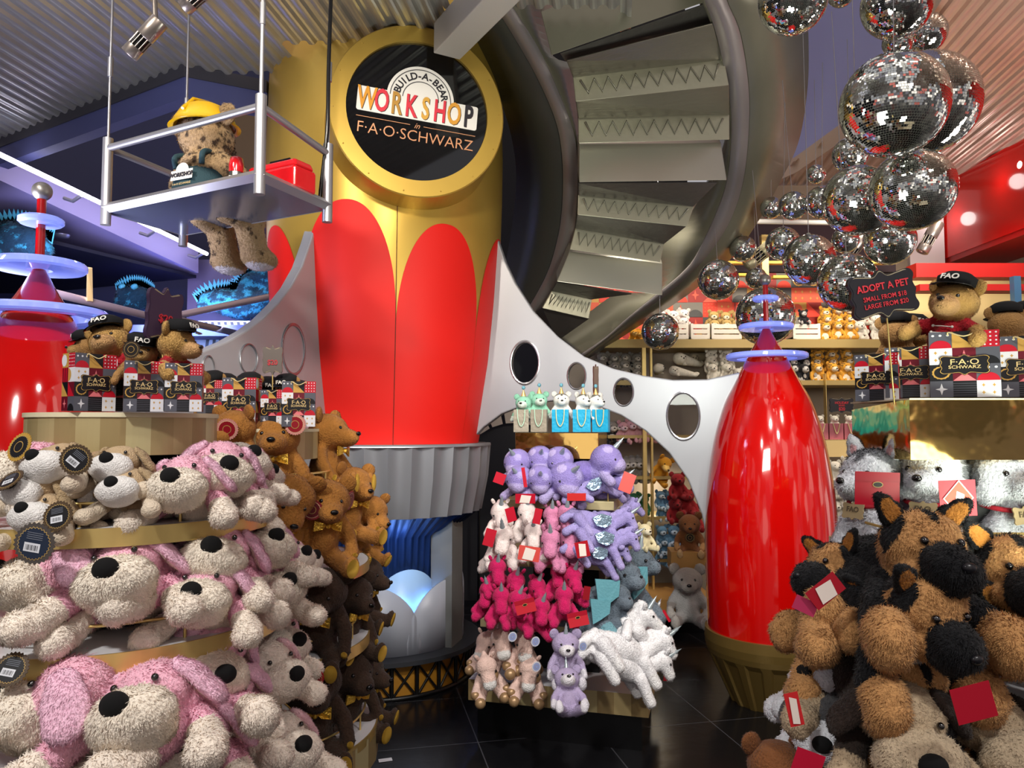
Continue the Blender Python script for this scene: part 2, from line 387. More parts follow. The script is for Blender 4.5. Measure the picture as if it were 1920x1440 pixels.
# face local axes: x right, -y to the viewer, z up
def disc(r, y, n=72): return [(r * math.cos(2 * PI * k / n), y, r * math.sin(2 * PI * k / n)) for k in range(n)]
mb = MB(); n = 96
ro, ri = .462, .372
rings = [disc(ri, .02, n), disc(ri, -.03, n), disc(ro - .006, -.03, n), disc(ro, -.024, n), disc(ro + .015, .35, n)]
for A, B in zip(rings, rings[1:]):
    mb.add(A + B, [(k, (k + 1) % n, n + (k + 1) % n, n + k) for k in range(n)], sm=False)
for k in range(14):
    a = 2 * PI * (k + .3) / 14; mb.sphere(((.437) * math.cos(a), -.031, .437 * math.sin(a)), (.004, .003, .004), 8, 6)
sg.name = 'porthole_sign'
def sgo(o): return o
mb.build('ring', M_RG, sg)
MB().poly([p for p in disc(ri + .002, -.012, n)]).build('glass', mat('black_glass', '#08080A', .06, coat=1), sg)
# logo panel : white banner with arch
yb = -.016
wpan = MB()
def rrect(x0, x1, z0, z1, r, y, n=5):
    out = []
    for cx, cz, a in ((x1 - r, z1 - r, 0), (x0 + r, z1 - r, 90), (x0 + r, z0 + r, 180), (x1 - r, z0 + r, 270)):
        for k in range(n + 1): t = R(a + 90 * k / n); out.append((cx + r * math.cos(t), y, cz + r * math.sin(t)))
    return out
def slab(mb, pts, t, col=None): mb.prism([(p[0], p[1], p[2]) for p in pts], [(p[0], p[1] + t, p[2]) for p in pts], col)
slab(wpan, rrect(-.318, .318, -.045, .085, .012, yb), .003)
acx, acz, aro = .008, .068, .178
slab(wpan, [(acx + aro * math.cos(PI * k / 40), yb + .0006, acz + aro * math.sin(PI * k / 40)) for k in range(41)], .002)
lg = wpan.build('logo_plate', mat('logo_white', '#EDEBE6', .4), sg)
mb = MB()
for rr, ww in ((.160, .004), (.095, .004)):
    for k in range(40):
        a, b = PI * k / 40, PI * (k + 1) / 40
        mb.add([(acx + (rr - ww / 2) * math.cos(a), yb - .0012, acz + (rr - ww / 2) * math.sin(a)), (acx + (rr + ww / 2) * math.cos(a), yb - .0012, acz + (rr + ww / 2) * math.sin(a)), (acx + (rr + ww / 2) * math.cos(b), yb - .0012, acz + (rr + ww / 2) * math.sin(b)), (acx + (rr - ww / 2) * math.cos(b), yb - .0012, acz + (rr - ww / 2) * math.sin(b))], [(0, 1, 2, 3)])
mb.build('arch_lines', mat('logo_ink', '#26242C', .5), lg)
word = 'BUILD-A-BEAR'
for i, ch in enumerate(word):
    a = R(166 - 152 * i / (len(word) - 1)); rr = .126
    text('letter', ch, .052, mat('logo_ink'), lg, (acx + rr * math.cos(a), yb - .001, acz + rr * math.sin(a)), (PI / 2, -(a - PI / 2), 0), .0008, .0012)
cols = ['#E09A2B', '#D93345', '#B98A3A', '#D93345', '#D8A545', '#D93345', '#D99A35', '#2A2830']
for i, ch in enumerate('WORKSHOP'):
    x = -.268 + i * .0765
    text('letter', ch, .166, mat('logo_shadow', '#3A2A2A', .5), lg, (x + .003, yb - .0008, .0175), (PI / 2, 0, 0), .0006, .0045, sx=.56)
    text('letter', ch, .166, mat('logo_' + cols[i][1:], cols[i], .5), lg, (x, yb - .002, .019), (PI / 2, 0, 0), .0008, .0035, sx=.56)
text('lettering', 'F·A·O·SCHWARZ', .083, M_TEXTC, sg, (0, yb, -.135), (PI / 2, 0, 0), .001, -.0006, sx=.98)
text('lettering', 'in', .042, M_TEXTC, sg, (0, yb, -.078), (PI / 2, 0, 0), .001, 0, shear=.4)
MB().box((-.175, yb, -.076), (.28, .002, .0028)).box((.175, yb, -.076), (.28, .002, .0028)).build('rule_line', M_TEXTC, sg)
# platform under the rocket
pl = empty('round_stage', (RX, RY, 0), label='low round black stage with yellow cross-braced panels beneath the gold rocket', cat='stage')
MB().slathe([(0, .22), (.60, .22), (.60, .195), (.54, .19), (.54, .18)], 96).build('deck', mat('dark_grey_deck', '#3B3D42', .4, .3), pl)
MB().lathe([(.53, .0), (.53, .19)], 96).build('panel', mat('amber_panel', '#A87420', .5), pl)
mb = MB()
for k in range(24):
    a, b = 2 * PI * k / 24, 2 * PI * (k + 1) / 24; rr = .545
    P = lambda t, z: (rr * math.sin(t), -rr * math.cos(t), z)
    mb.tube([P(a, 0), P(a, .2)], .012, 6).tube([P(a, .01), P(b, .19)], .007, 6).tube([P(a, .19), P(b, .01)], .007, 6)
mb.lathe([(.535, .0), (.556, .0), (.556, .02), (.535, .02)], 96)
mb.build('truss', mat('truss_black', '#0b0b0c', .4), pl)
# scalloped cloud petals
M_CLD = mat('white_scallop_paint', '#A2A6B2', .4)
def scallop(nm, k0, n, r, zb, zt, wdeg, m, lab):
    e = empty(nm, (RX, RY, .22), label=lab, cat='cloud cutout')
    for k in range(n):
        a = R(k0 + wdeg * k); vs = []; NX = 20
        F1 = []; F2 = []
        for i in range(NX + 1):
            t = 2 * i / NX - 1; ang = a + R(wdeg * .58) * t; h = zb + (zt - zb) * math.sqrt(max(0, 1 - t * t)); 
            F1.append((r * math.sin(ang), -r * math.cos(ang), h)); F2.append((r * math.sin(ang), -r * math.cos(ang), 0.002))
        mb = MB(); mb.ribbon(F2, F1); o = mb.build('scallop', m, e)
        s = o.modifiers.new('t', 'SOLIDIFY'); s.thickness = .012
    return e
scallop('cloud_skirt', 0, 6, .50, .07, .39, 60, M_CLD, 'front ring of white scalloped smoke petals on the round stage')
scallop('cloud_skirt', 30, 6, .42, .10, .46, 60, mat('scallop_painted_blue_light', '#9FC6F2', .4), 'inner ring of tall scalloped petals tinted blue for stage light behind the front ring')  # inner petals: blue light painted into the base colour
for a in (-30, 20, 50):
    lamp('POINT', (RX + .46 * math.sin(R(a)), RY - .46 * math.cos(R(a)), .45), (0, 0, 0), 1.6, BLUE, .03, name='stage_lamp')
lamp('POINT', (RX + .52 * math.sin(R(20)), RY - .52 * math.cos(R(20)), .86), (0, 0, 0), .35, BLUE, .03, name='stage_lamp')

# ================================================================ fins
def lerpx(px, x0, y0, x1, y1): return y0 + (y1 - y0) * (px - x0) / (x1 - x0)
M_FIN = mat('fin_silver_paint', '#A8AAB0', .38, .35, var=.02)
# depth of each fin plane at a pixel column: fin plane passes through rocket axis and booster axis
BR = (at(1440, 800, 4.2).x, 4.2); BL = (at(63, 800, 2.6).x, 2.6)
def planeY(px, P, Q):
    u = (px - 960) / F; dx, dy = Q[0] - P[0], Q[1] - P[1]
    # X = u*Y ; point P + t d
    t = (P[0] - u * P[1]) / (u * dy - dx); return P[1] + t * dy
def fin(name, front, tn, P, Q, holes, lab, back_shift):
    d = Vector((Q[0] - P[0], Q[1] - P[1], 0)).normalized(); nrm = Vector((-d.y, d.x, 0));
    if nrm.y < 0: nrm = -nrm
    fr = [at(x, y, planeY(x, P, Q)) for x, y in front]
    c = sum(fr, Vector()) / len(fr)
    bk = [p + nrm * tn + (Vector((-d.x, -d.y, 0)) * back_shift if i in (0,) else Vector()) for i, p in enumerate(fr)]
    e = empty(name, (c.x, c.y, 0), label=lab, cat='rocket fin')
    mb = MB(); mb.prism([p - e.location for p in fr], [p - e.location for p in bk])
    o = mb.build('plate', M_FIN, e)
    cut = MB(); nn = 40; rims = []
    for (x, y, rx, ry) in holes:
        Y = planeY(x, P, Q); C = at(x, y, Y) - e.location
        wdt = rx * Y / F / max(.2, abs(d.x - d.y * (x - 960) / F)); hgt = ry * Y / F
        ring = lambda k, off, g: C + d * (wdt * g * math.cos(2 * PI * k / nn)) + Vector((0, 0, hgt * g * math.sin(2 * PI * k / nn))) + nrm * off
        A = [ring(k, -.05, .93) for k in range(nn)]; B = [ring(k, tn + .05, .93) for k in range(nn)]
        cut.prism(A, B)
        r1 = MB()
        L = [[ring(k, o_, g) for k in range(nn)] for o_, g in ((.02, .90), (-.004, .90), (-.006, .96), (-.004, 1.02), (.002, 1.02))]
        for a_, b_ in zip(L, L[1:]): r1.add(a_ + b_, [(k, (k + 1) % nn, nn + (k + 1) % nn, nn + k) for k in range(nn)], sm=True)
        rims.append((r1, [ring(k, .012, .92) for k in range(nn)], [ring(k, .016, .92) for k in range(nn)]))
    co = cut.build('cut', None)
    co.location = e.location
    bpy.context.view_layer.update()
    bm_ = o.modifiers.new('b', 'BOOLEAN'); bm_.object = co; bm_.operation = 'DIFFERENCE'; bm_.solver = 'EXACT'
    me = evalmesh(o); o.modifiers.clear(); o.data = me; bpy.data.objects.remove(co)
    bevel(o, .008, 2)
    for r1, A, B in rims:
        rr = r1.build('porthole_rim', mat('porthole_rim', '#9A9AA0', .25, .8), e)
        MB().prism(A, B).build('porthole_glass', mat('porthole_glass', '#DDE0E6', .02, trans=1., ior=1.3), rr)
    return e
rf = [(926, 424), (934, 452), (947, 490), (966, 530), (1000, 583), (1045, 630), (1095, 668), (1150, 691), (1205, 704), (1262, 712), (1325, 711), (1398, 696),
      (1420, 760), (1420, 1130), (1345, 1130), (1332, 1040), (1316, 965), (1290, 900), (1255, 850), (1210, 808), (1165, 779), (1110, 758), (1050, 750), (990, 757), (940, 776), (905, 802), (877, 832), (886, 760), (898, 640), (912, 520)]
fin('rocket_fin', rf, .07, (RX, RY), BR, [(984, 680, 28, 42), (1081, 705, 18, 26), (1169, 735, 19, 27), (1281, 780, 32, 46)], 'right silver fin with four oval portholes bridging gold rocket and right red booster', 0)
lf = [(600, 383), (602, 470), (607, 600), (614, 720), (624, 860), (560, 900), (480, 1000), (420, 1150), (150, 1200), (150, 640), (230, 680), (300, 682), (345, 672), (385, 657), (425, 641), (460, 621), (492, 598), (520, 570), (545, 538), (566, 500), (582, 455), (593, 418)]
fin('rocket_fin', lf, .07, (RX, RY), BL, [(466, 673, 17, 29), (550, 655, 22, 49), (390, 692, 12, 26)], 'left silver fin sweeping down from gold rocket towards the left red booster', 0)

# ================================================================ red boosters
def booster(nm, C, s, lab):
    e = empty(nm, (C[0], C[1], 0), label=lab, cat='rocket booster')
    M_B = mat('booster_red_gloss', '#C40705', .10, coat=1., var=.05, vscale=3)
    # (halfwidth px, py) measured on the right booster at 4.2 m
    pr = [(118, 1188), (120, 1120), (121, 1050), (120, 985), (116, 920), (108, 860), (99, 815), (89, 780), (78, 750), (62, 720), (48, 693), (37, 672), (30, 668)]
    conv = lambda hp, py: (hp * 4.2 / F * .975, at(1440, py, 4.2).z)
    P = [conv(a, b) for a, b in pr]
    sp_ = spline([(a, b, 0) for a, b in P], 6); MB().lathe([(p.x, p.y) for p in sp_], 72).build('body', M_B, e)
    mb = MB(); N = 160; prof = [conv(a, b) for a, b in ((123, 1178), (124, 1196), (100, 1290), (78, 1336))]; prof[-1] = (prof[-1][0], .0)
    vs = []; fs = []
    rows = [prof[0], prof[1], (prof[1][0] * .985, prof[1][1] - .04)] + [(prof[1][0] + (prof[-1][0] - prof[1][0]) * t, prof[1][1] - .04 + (0 - prof[1][1] + .04) * t) for t in (.1, .2, .5, .8, 1)]
    for j, (r, z) in enumerate(rows):
        for k in range(N):
            t = 2 * PI * k / N; g = (k % 10) in (2, 3, 4, 5, 6, 7) and 4 <= j; rr = r - (.010 if g else 0); vs.append((rr * math.sin(t), -rr * math.cos(t), z))
    for j in range(len(rows) - 1):
        for k in range(N): fs.append((j * N + k, (j + 1) * N + k, (j + 1) * N + (k + 1) % N, j * N + (k + 1) % N))
    mb.add(vs, fs, sm=False).lathe([(prof[0][0] * .9, prof[0][1] + .004), prof[0]], 72)
    mb.build('fluted_base', mat('bronze_base_paint', '#7B6434', .35, .5), e)
    cone = [conv(a, b) for a, b in ((36, 668), (25, 650), (16, 635), (7, 617))]
    MB().lathe(cone, 48).build('nose_cone', mat('booster_cone_red', '#A80610', .15, coat=1), e)
    MB().tube([(0, 0, conv(0, 615)[1]), (0, 0, conv(0, 530)[1])], sz(5, 4.2), 12).build('mast', mat('booster_cone_red'), e)
    MB().sphere((0, 0, conv(0, 525)[1]), sz(11, 4.2), 24, 16).build('tip_ball', mat('tip_steel', '#9C9894', .4, .8), e)
    M_AC = mat('glowing_acrylic', '#A4B2F4', .08, emit=.38, ecol='#7C95FF', coat=1, alpha=.82)
    for ro, ri, py, th_ in ((24, 0, 560, 9), (50, 14, 613, 10), (74, 54, 668, 10)):
        z = conv(0, py)[1]; a = sz(ro, 4.2); b = sz(ri, 4.2); h = sz(th_, 4.2) / 2
        MB().slathe([(b, z - h), (a - .008, z - h), (a, z - h * .5), (a, z + h * .5), (a - .008, z + h), (b, z + h), (b, z - h)], 72).build('acrylic_ring', M_AC, e)
    return e
booster('rocket_booster', BR, 1, 'glossy red bullet-shaped booster with bronze base beside the husky display')
booster('rocket_booster', BL, 1, 'glossy red booster with blue rings at the left picture edge')

# ================================================================ spiral stair
sy = lambda y: 3.62 + (y / 640.) * 1.95 if y > 0 else 3.62 + y / 640. * 1.5
def cur(pts, off=0, n=6):
    P = spline([(x, y, 0) for x, y in pts], n); return [at(p.x, p.y, sy(p.y) + off) for p in P]
def resamp(A, n):
    L = [0]
    for a, b in zip(A, A[1:]): L.append(L[-1] + (b - a).length)
    out = []; j = 0
    for k in range(n):
        t = L[-1] * k / (n - 1)
        while j < len(L) - 2 and L[j + 1] < t: j += 1
        out.append(A[j].lerp(A[j + 1], (t - L[j]) / max(1e-9, L[j + 1] - L[j])))
    return out
st = empty('spiral_staircase', (1.0, 4.6, 0), label='curving brushed steel staircase seen from below behind the rocket', cat='staircase')
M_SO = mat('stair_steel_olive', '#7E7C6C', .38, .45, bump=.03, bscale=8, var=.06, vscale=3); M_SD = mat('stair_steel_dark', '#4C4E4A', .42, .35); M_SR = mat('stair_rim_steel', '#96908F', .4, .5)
def srib(name, A, B, m, n=60, thick=.02):
    A = resamp(A, n); B = resamp(B, n); o_ = st.location
    r = MB().ribbon([p - o_ for p in A], [p - o_ for p in B]).build(name, m, st)
    s = r.modifiers.new('t', 'SOLIDIFY'); s.thickness = thick; s.offset = 0; return r
b0 = [(1298, -60), (1318, -10), (1342, 60), (1362, 150), (1372, 230), (1364, 333), (1343, 400), (1305, 480), (1279, 512), (1240, 545), (1175, 598), (1135, 633), (1084, 668)]
b1 = [(1345, -60), (1362, 0), (1387, 60), (1402, 150), (1404, 230), (1394, 333), (1370, 410), (1334, 468), (1300, 507), (1246, 555), (1193, 590), (1150, 624), (1094, 668)]
b2 = [(1500, -60), (1507, 0), (1513, 63), (1512, 160), (1496, 262), (1463, 335), (1420, 413), (1372, 480), (1312, 533), (1250, 577), (1190, 614), (1150, 640), (1100, 672)]
bi = [(1285, -60), (1312, 0), (1333, 45), (1357, 110), (1364, 185), (1362, 262), (1326, 350), (1284, 420), (1240, 458), (1236, 545), (1160, 552), (1104, 588), (1038, 630)]
a0 = [(895, -60), (923, 0), (967, 73), (1010, 150), (1044, 233), (1055, 310), (1053, 400), (1042, 462), (1024, 517), (991, 577), (960, 620)]
a1 = [(925, -60), (952, 0), (1010, 93), (1050, 180), (1076, 250), (1083, 317), (1080, 400), (1070, 462), (1046, 524), (1003, 593), (975, 640)]
ao = [(850, -60), (868, 0), (903, 97), (942, 190), (964, 270), (970, 340), (962, 420), (950, 490), (930, 560), (915, 600), (900, 640)]
ai = [(1000, -60), (1012, 0), (1033, 105), (1067, 125), (1080, 220), (1084, 300), (1083, 400), (1074, 455), (1050, 524), (1005, 592), (980, 640)]
srib('outer_stringer', cur(b1, .02), cur(b2, .35), M_SO)
srib('outer_stringer_rim', cur(b0, 0), cur(b1, 0), M_SR, thick=.015)
srib('outer_stringer_inner_face', cur(b0, .02), cur(bi, .42), M_SO)
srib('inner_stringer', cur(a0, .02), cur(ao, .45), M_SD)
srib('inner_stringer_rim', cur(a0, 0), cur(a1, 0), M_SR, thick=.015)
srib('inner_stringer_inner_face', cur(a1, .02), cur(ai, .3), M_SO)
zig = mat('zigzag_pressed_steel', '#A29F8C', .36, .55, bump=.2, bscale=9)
M_S1 = mat('tread_steel', '#807D70', .34, .6, bump=.15, bscale=6, stretch=(1, 6, 6)); M_S2 = mat('steel_painted_shade', '#5A5652', .45, .4, bump=.3, bscale=14)  # steels for the undersides, darkened copies with shade put into their colour
# (kind, TL, TR, BR, BL, dYtop, dYbottom)
ys0 = 5.25
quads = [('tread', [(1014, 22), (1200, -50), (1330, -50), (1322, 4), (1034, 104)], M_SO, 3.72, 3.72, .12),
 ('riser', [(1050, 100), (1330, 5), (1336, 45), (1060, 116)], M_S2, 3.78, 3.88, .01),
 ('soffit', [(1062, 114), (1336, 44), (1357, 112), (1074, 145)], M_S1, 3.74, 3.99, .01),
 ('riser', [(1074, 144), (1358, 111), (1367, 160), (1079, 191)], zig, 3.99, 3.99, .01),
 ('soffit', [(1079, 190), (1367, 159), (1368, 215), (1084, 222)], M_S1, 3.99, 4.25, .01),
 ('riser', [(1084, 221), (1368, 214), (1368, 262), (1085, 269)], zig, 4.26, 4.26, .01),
 ('tread', [(1086, 270), (1352, 268), (1363, 338), (1086, 342)], mat('tread_steel_painted_lit', '#B4B3A4', .3, .7), 4.3, 4.24, .1),  # lighter steel copy, the lit tread front is put into its colour
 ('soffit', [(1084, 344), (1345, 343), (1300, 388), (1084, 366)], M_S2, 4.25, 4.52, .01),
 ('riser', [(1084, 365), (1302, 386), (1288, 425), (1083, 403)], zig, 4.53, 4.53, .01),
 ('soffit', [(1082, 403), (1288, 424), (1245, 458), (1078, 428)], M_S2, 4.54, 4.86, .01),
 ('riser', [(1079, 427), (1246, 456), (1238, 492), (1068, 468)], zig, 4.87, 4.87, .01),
 ('tread', [(1068, 471), (1242, 494), (1242, 554), (1044, 528)], mat('tread_steel_painted_lit'), 4.92, 4.88, .08),
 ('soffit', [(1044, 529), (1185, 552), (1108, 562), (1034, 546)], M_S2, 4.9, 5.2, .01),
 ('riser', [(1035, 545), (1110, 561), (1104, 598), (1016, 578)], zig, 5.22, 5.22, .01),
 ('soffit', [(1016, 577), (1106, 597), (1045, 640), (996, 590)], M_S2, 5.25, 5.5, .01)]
for kd, q, m, Yt, Yb, th_ in quads:
    n_ = len(q); f_ = []
    for i, (x, y) in enumerate(q):
        top = i < 2 or (n_ == 5 and i == 2); f_.append(at(x, y, Yt if top else Yb) - st.location)
    mb = MB(); mb.prism(f_, [p + Vector((0, th_, th_)) for p in f_]); o_ = mb.build(kd, m, st); bevel(o_, .004)
    if m is zig:
        TL, TR, BRr, BLl = [p + Vector((0, -.004, 0)) for p in f_]; nz_ = 22
        zp_ = [TL.lerp(TR, k / nz_).lerp(BLl.lerp(BRr, k / nz_), .18 if k % 2 else .72) for k in range(1, nz_)]
        MB().tube(zp_, .007, 6).build('pressed_zigzag', M_S1, o_)
mb = MB(); mb.box((0, 0, 0), (.12, 1.0, .085)); 
bmv = empty('ceiling_beam', at(838, 80, 3.7), label='pale grey box beam meeting the top of the round gold porthole', cat='beam')
A_, B_ = at(838, 78, 3.78), at(985, -80, 3.05); d_ = (B_ - A_); L_ = d_.length
bo = MB().box((0, 0, -L_ / 2), (.15, .16, L_)).build('beam_box', mat('pale_grey_paint', '#B5B2AC', .45), bmv)
bo.rotation_euler = (-d_).to_track_quat('Z', 'Y').to_euler(); bo.location = A_ - bmv.location; bevel(bo, .006)
# ================================================================ hanging platform
hp = empty('hanging_platform', (-1.2, 3.0, 2.39), label='suspended aluminium cradle platform hanging in front of the gold rocket', cat='platform')
o_ = hp.location
cFR, cFL, cBR, cBL = at(487, 320, 2.6), at(199, 386, 3.0), at(614, 376, 2.96), at(344, 428, 3.36)
zp = 2.39
cs = [Vector((p.x, p.y, zp)) - o_ for p in (cFL, cFR, cBR, cBL)]
MB().prism([p + Vector((0, 0, -.02)) for p in cs], [p + Vector((0, 0, -.01)) for p in cs]).build('floor_panel', mat('blue_tinted_panel', '#8A96B4', .16, .75), hp)
mb = MB()
for a, b in zip(cs, cs[1:] + cs[:1]): mb.tube([a, b], .022, 4, sm=False)
mb.build('edge_frame', M_RAIL, hp)
tops = [.25, .25, .21, .24]
for i, p in enumerate(cs):
    MB().tube([p + Vector((0, 0, -.07)), p + Vector((0, 0, tops[i] + .04))], .02, 14).build('post', M_RAIL, hp)
    MB().tube([p + Vector((0, 0, tops[i] + .04)), p + Vector((0, 0, CZ - zp))], .0055 if i != 1 else .008, 8).tube([p + Vector((0, 0, tops[i] + .3)), p + Vector((0, 0, tops[i] + .38))], .011, 8).build('hanger_rod', M_RAIL, hp)
for i, j in ((0, 1), (1, 2), (0, 3)):
    MB().tube([cs[i] + Vector((0, 0, tops[i])), cs[j] + Vector((0, 0, tops[j]))], .014, 12).build('handrail', M_RAIL, hp)
cb = spline([cs[2] + Vector((-.01, -.01, .02)), cs[2] + Vector((-.03, 0, .03)), cs[2] + Vector((0, -.02, .3)), cs[2] + Vector((0, -.01, .6)), cs[2] + Vector((.01, 0, 1.25))], 6)
MB().tube(cb, .008, 8).build('power_cable', M_BLK, hp)
# things on it
def on_plat(px, py, Y): p = at(px, py, Y); p.z = zp + .012; return p
tb = empty('thermos', on_plat(443, 320, 2.9), label='red and steel flask standing on the hanging platform beside the bear', cat='flask')
s = .135 / .17
MB().lathe([(0, 0), (.027, 0), (.028, .02)], 24).build('base', mat('red_plastic', '#C6121B', .15, coat=1), tb)
MB().lathe([(.027, .02), (.027, .10)], 24).build('body', M_STEEL, tb)
MB().lathe([(.028, .10), (.029, .13), (.024, .158), (.010, .166), (0, .167)], 24).build('cap', mat('red_plastic'), tb)
MB().add([(-.022, -.0285, .035), (.022, -.0285, .035), (.022, -.0285, .08), (-.022, -.0285, .08)], [(0, 1, 2, 3)]).build('label_patch', mat('logo_white'), tb)
text('lettering', 'WORKSHOP', .010, mat('logo_ink'), tb, (0, -.030, .052), (PI / 2, 0, 0), .0003)
tb.rotation_euler = (0, 0, R(10))
bx = empty('toolbox', on_plat(525, 338, 2.88), (0, 0, R(-28)), label='bright red plastic toolbox at the corner of the hanging platform', cat='toolbox')
o1 = MB().box((0, 0, .045), (.27, .12, .09)).build('box', mat('red_plastic'), bx); bevel(o1, .012, 3)
o1 = MB().box((0, 0, .105), (.265, .10, .03), top=.9).build('lid', mat('red_plastic'), bx); bevel(o1, .008, 3)
MB().tube([(-.06, 0, .118), (-.05, 0, .14), (.05, 0, .14), (.06, 0, .118)], .006, 8).build('handle', M_BLK, bx)
# ================================================================ track spot lights
def tracklight(px, py, Y, rot, lab, s=1., m=None):
    e = empty('track_spotlight', at(px, py, Y), rot, s, lab, 'spotlight', 'track spotlights under the ceilings')
    m = m or mat('satin_nickel', '#A39A94', .3, .85)
    MB().lathe([(0, .14), (.046, .14), (.048, .135), (.048, .02), (.044, .015)], 24).build('housing', m, e)
    mb = MB().lathe([(.040, .016), (.036, .01), (.036, -.05), (.04, -.055)], 24)
    mb.build('vent_grille', M_BLK, e)
    mb = MB()
    for k in range(12):
        a = 2 * PI * k / 12; mb.tube([(.042 * math.sin(a), .042 * math.cos(a), .016), (.042 * math.sin(a), .042 * math.cos(a), -.055)], .0035, 5)
    mb.lathe([(.046, -.055), (.047, -.11), (.040, -.115), (.036, -.09)], 24); mb.build('lamp_head', m, e)
    return e
def stem(e, top, m='satin_nickel'):
    q = e.matrix_basis.inverted() if False else None
    bpy.context.view_layer.update(); M = e.matrix_world.inverted()
    a = M @ (e.matrix_world.translation + Vector((-.03, 0, .06))); b = M @ Vector(top); MB().tube([M @ (e.matrix_world @ Vector((0, 0, .10))), a.lerp(b, .3) if False else b], .009 / e.scale[0], 8).build('stem', mat(m), e)
t1 = tracklight(268, 74, 2.6, (R(4), R(44), 0), 'nickel spotlight hanging left of the gold rocket under the corrugated ceiling', .66); stem(t1, (t1.location.x + .0, t1.location.y + .02, CZ))
t2 = tracklight(372, -8, 2.75, (R(10), R(55), 0), 'nickel spotlight cut off by the top picture edge', .66); 
t3 = tracklight(1742, 448, 5.6, (R(5), R(28), 0), 'nickel spotlight in front of the red bulkhead, right of the mirror balls', 1.0); stem(t3, (t3.location.x, t3.location.y, 3.1))
t4 = tracklight(1425, 478, 5.4, (R(5), R(50), 0), 'pale spotlight half behind a mirror ball near the stair rim', 1.1, mat('pale_lamp_shell', '#B9B08E', .4, .5))
t5 = tracklight(1600, 470, 5.2, (R(5), R(35), 0), 'nickel spotlight between mirror balls above the adopt a pet board', .9)
MB().tube([at(1300, 395, 5.6), at(1720, 420, 5.6)], .018, 8)
tr = empty('lighting_track', at(1500, 418, 5.65), label='thin white lighting rail behind the mirror balls', cat='rail')
MB().tube([(-.9, 0, .02), (1.0, 0, -.01)], .02, 8).build('rail', mat('white_rail', '#C9C6C0', .4), tr)
for i, (px, py, nm) in enumerate(((1858, 357, 'middle'), (1803, 399, 'left'), (1922, 309, 'rightmost'))):
    Y = (5.9, 6.4, 5.4)[i]
    e = empty('bulkhead_lamp', at(px, py, Y), (0, R(90), 0), 1, nm + ' round lamp glowing on the red bulkhead', 'lamp', 'lamps on the red bulkhead')
    MB().lathe([(.042, -.02), (.045, .09), (.04, .1), (0, .1)], 20).build('housing', mat('satin_nickel'), e)
    MB().sphere((0, 0, -.02), (.036, .036, .03), 16, 8).build('bulb', mat('lamp_glow', '#FFF3DC', .4, emit=7), e)
lamp('POINT', at(1770, 410, 6.2), (0, 0, 0), .8, WHITE, .06); lamp('POINT', at(1850, 340, 5.6), (0, 0, 0), .8, WHITE, .06)
lamp('SPOT', (3.0, 3.4, 2.2), (3.9, 5.6, 3.3), 45, WHITE, .2, 80)
# red shelving bars
for i, (y0, y1, x0, nm) in enumerate(((497, 523, 1708, 'upper'), (536, 548, 1715, 'lower'))):
    e = empty('red_shelf_bar', at((x0 + 1990) / 2, (y0 + y1) / 2, 5.5), label=nm + ' red horizontal bar across the cream panel at the right', cat='shelf bar')
    a, b = at(x0, y0, 5.5), at(1990, y1, 5.5)
    MB().box((0, 0, 0), (b.x - a.x, .14, a.z - b.z)).build('bar', mat('matte_red_bar', '#9E1410', .5), e)
mb = MB(); a, b = at(1690, 515, 5.9), at(2100, 900, 5.9); mb.box(((a.x + b.x) / 2, 5.95, (a.z + b.z) / 2), (b.x - a.x, .05, a.z - b.z)); struct('wall_right_cream', mb, mat('cream_panel', '#C9B07A', .5, emit=.0))
mb = MB(); a, b = at(1716, 420, 6.35), at(1762, 500, 6.35); mb.box(((a.x + b.x) / 2, 6.38, a.z - .1), (.3, .05, .8)); struct('wall_pale_pillar', mb, mat('pale_pillar', '#D9D0D0', .5))
e = empty('blue_upright', at(1906, 590, 5.4), label='slim blue metal post at the right picture edge behind the bagged bears', cat='post')
MB().box((0, 0, -1.02), (.05, .05, 2.6)).build('post', mat('steel_blue', '#3F6486', .4, .3), e)
# ================================================================ mirror balls
def ball_mesh(t, seed):
    r = random.Random(seed); mb = MB(); n = int(PI / t)
    for j in range(1, n):
        ph = PI * j / n; m = max(4, int(2 * PI * math.sin(ph) / t)); o0 = r.random()
        for i in range(m):
            th = 2 * PI * (i + o0) / m; d = Vector((math.sin(ph) * math.cos(th), math.sin(ph) * math.sin(th), math.cos(ph)))
            u = Vector((-math.sin(th), math.cos(th), 0)); v = d.cross(u)
            nn = (d + u * r.gauss(0, .020) + v * r.gauss(0, .020)).normalized(); u = nn.cross(v).normalized() * -1; v = nn.cross(u)
            h = t * .445; hw = PI * math.sin(ph) / m * .9
            c = d * 1.0
            mb.add([c - u * hw - v * h, c + u * hw - v * h, c + u * hw + v * h, c - u * hw + v * h], [(0, 1, 2, 3)])
    return mb.mesh('mirror_tiles')
M_TILE = mat('mirror_tile', '#E4E6E2', .03, 1.)
BM = [ball_mesh(.048, 1), ball_mesh(.065, 2), ball_mesh(.09, 3)]
core = MB().sphere((0, 0, 0), .985, 48, 24).mesh('core'); cap = MB().lathe([(0, 1.06), (.07, 1.06), (.08, 1.0), (.09, .97)], 16).mesh('cap')
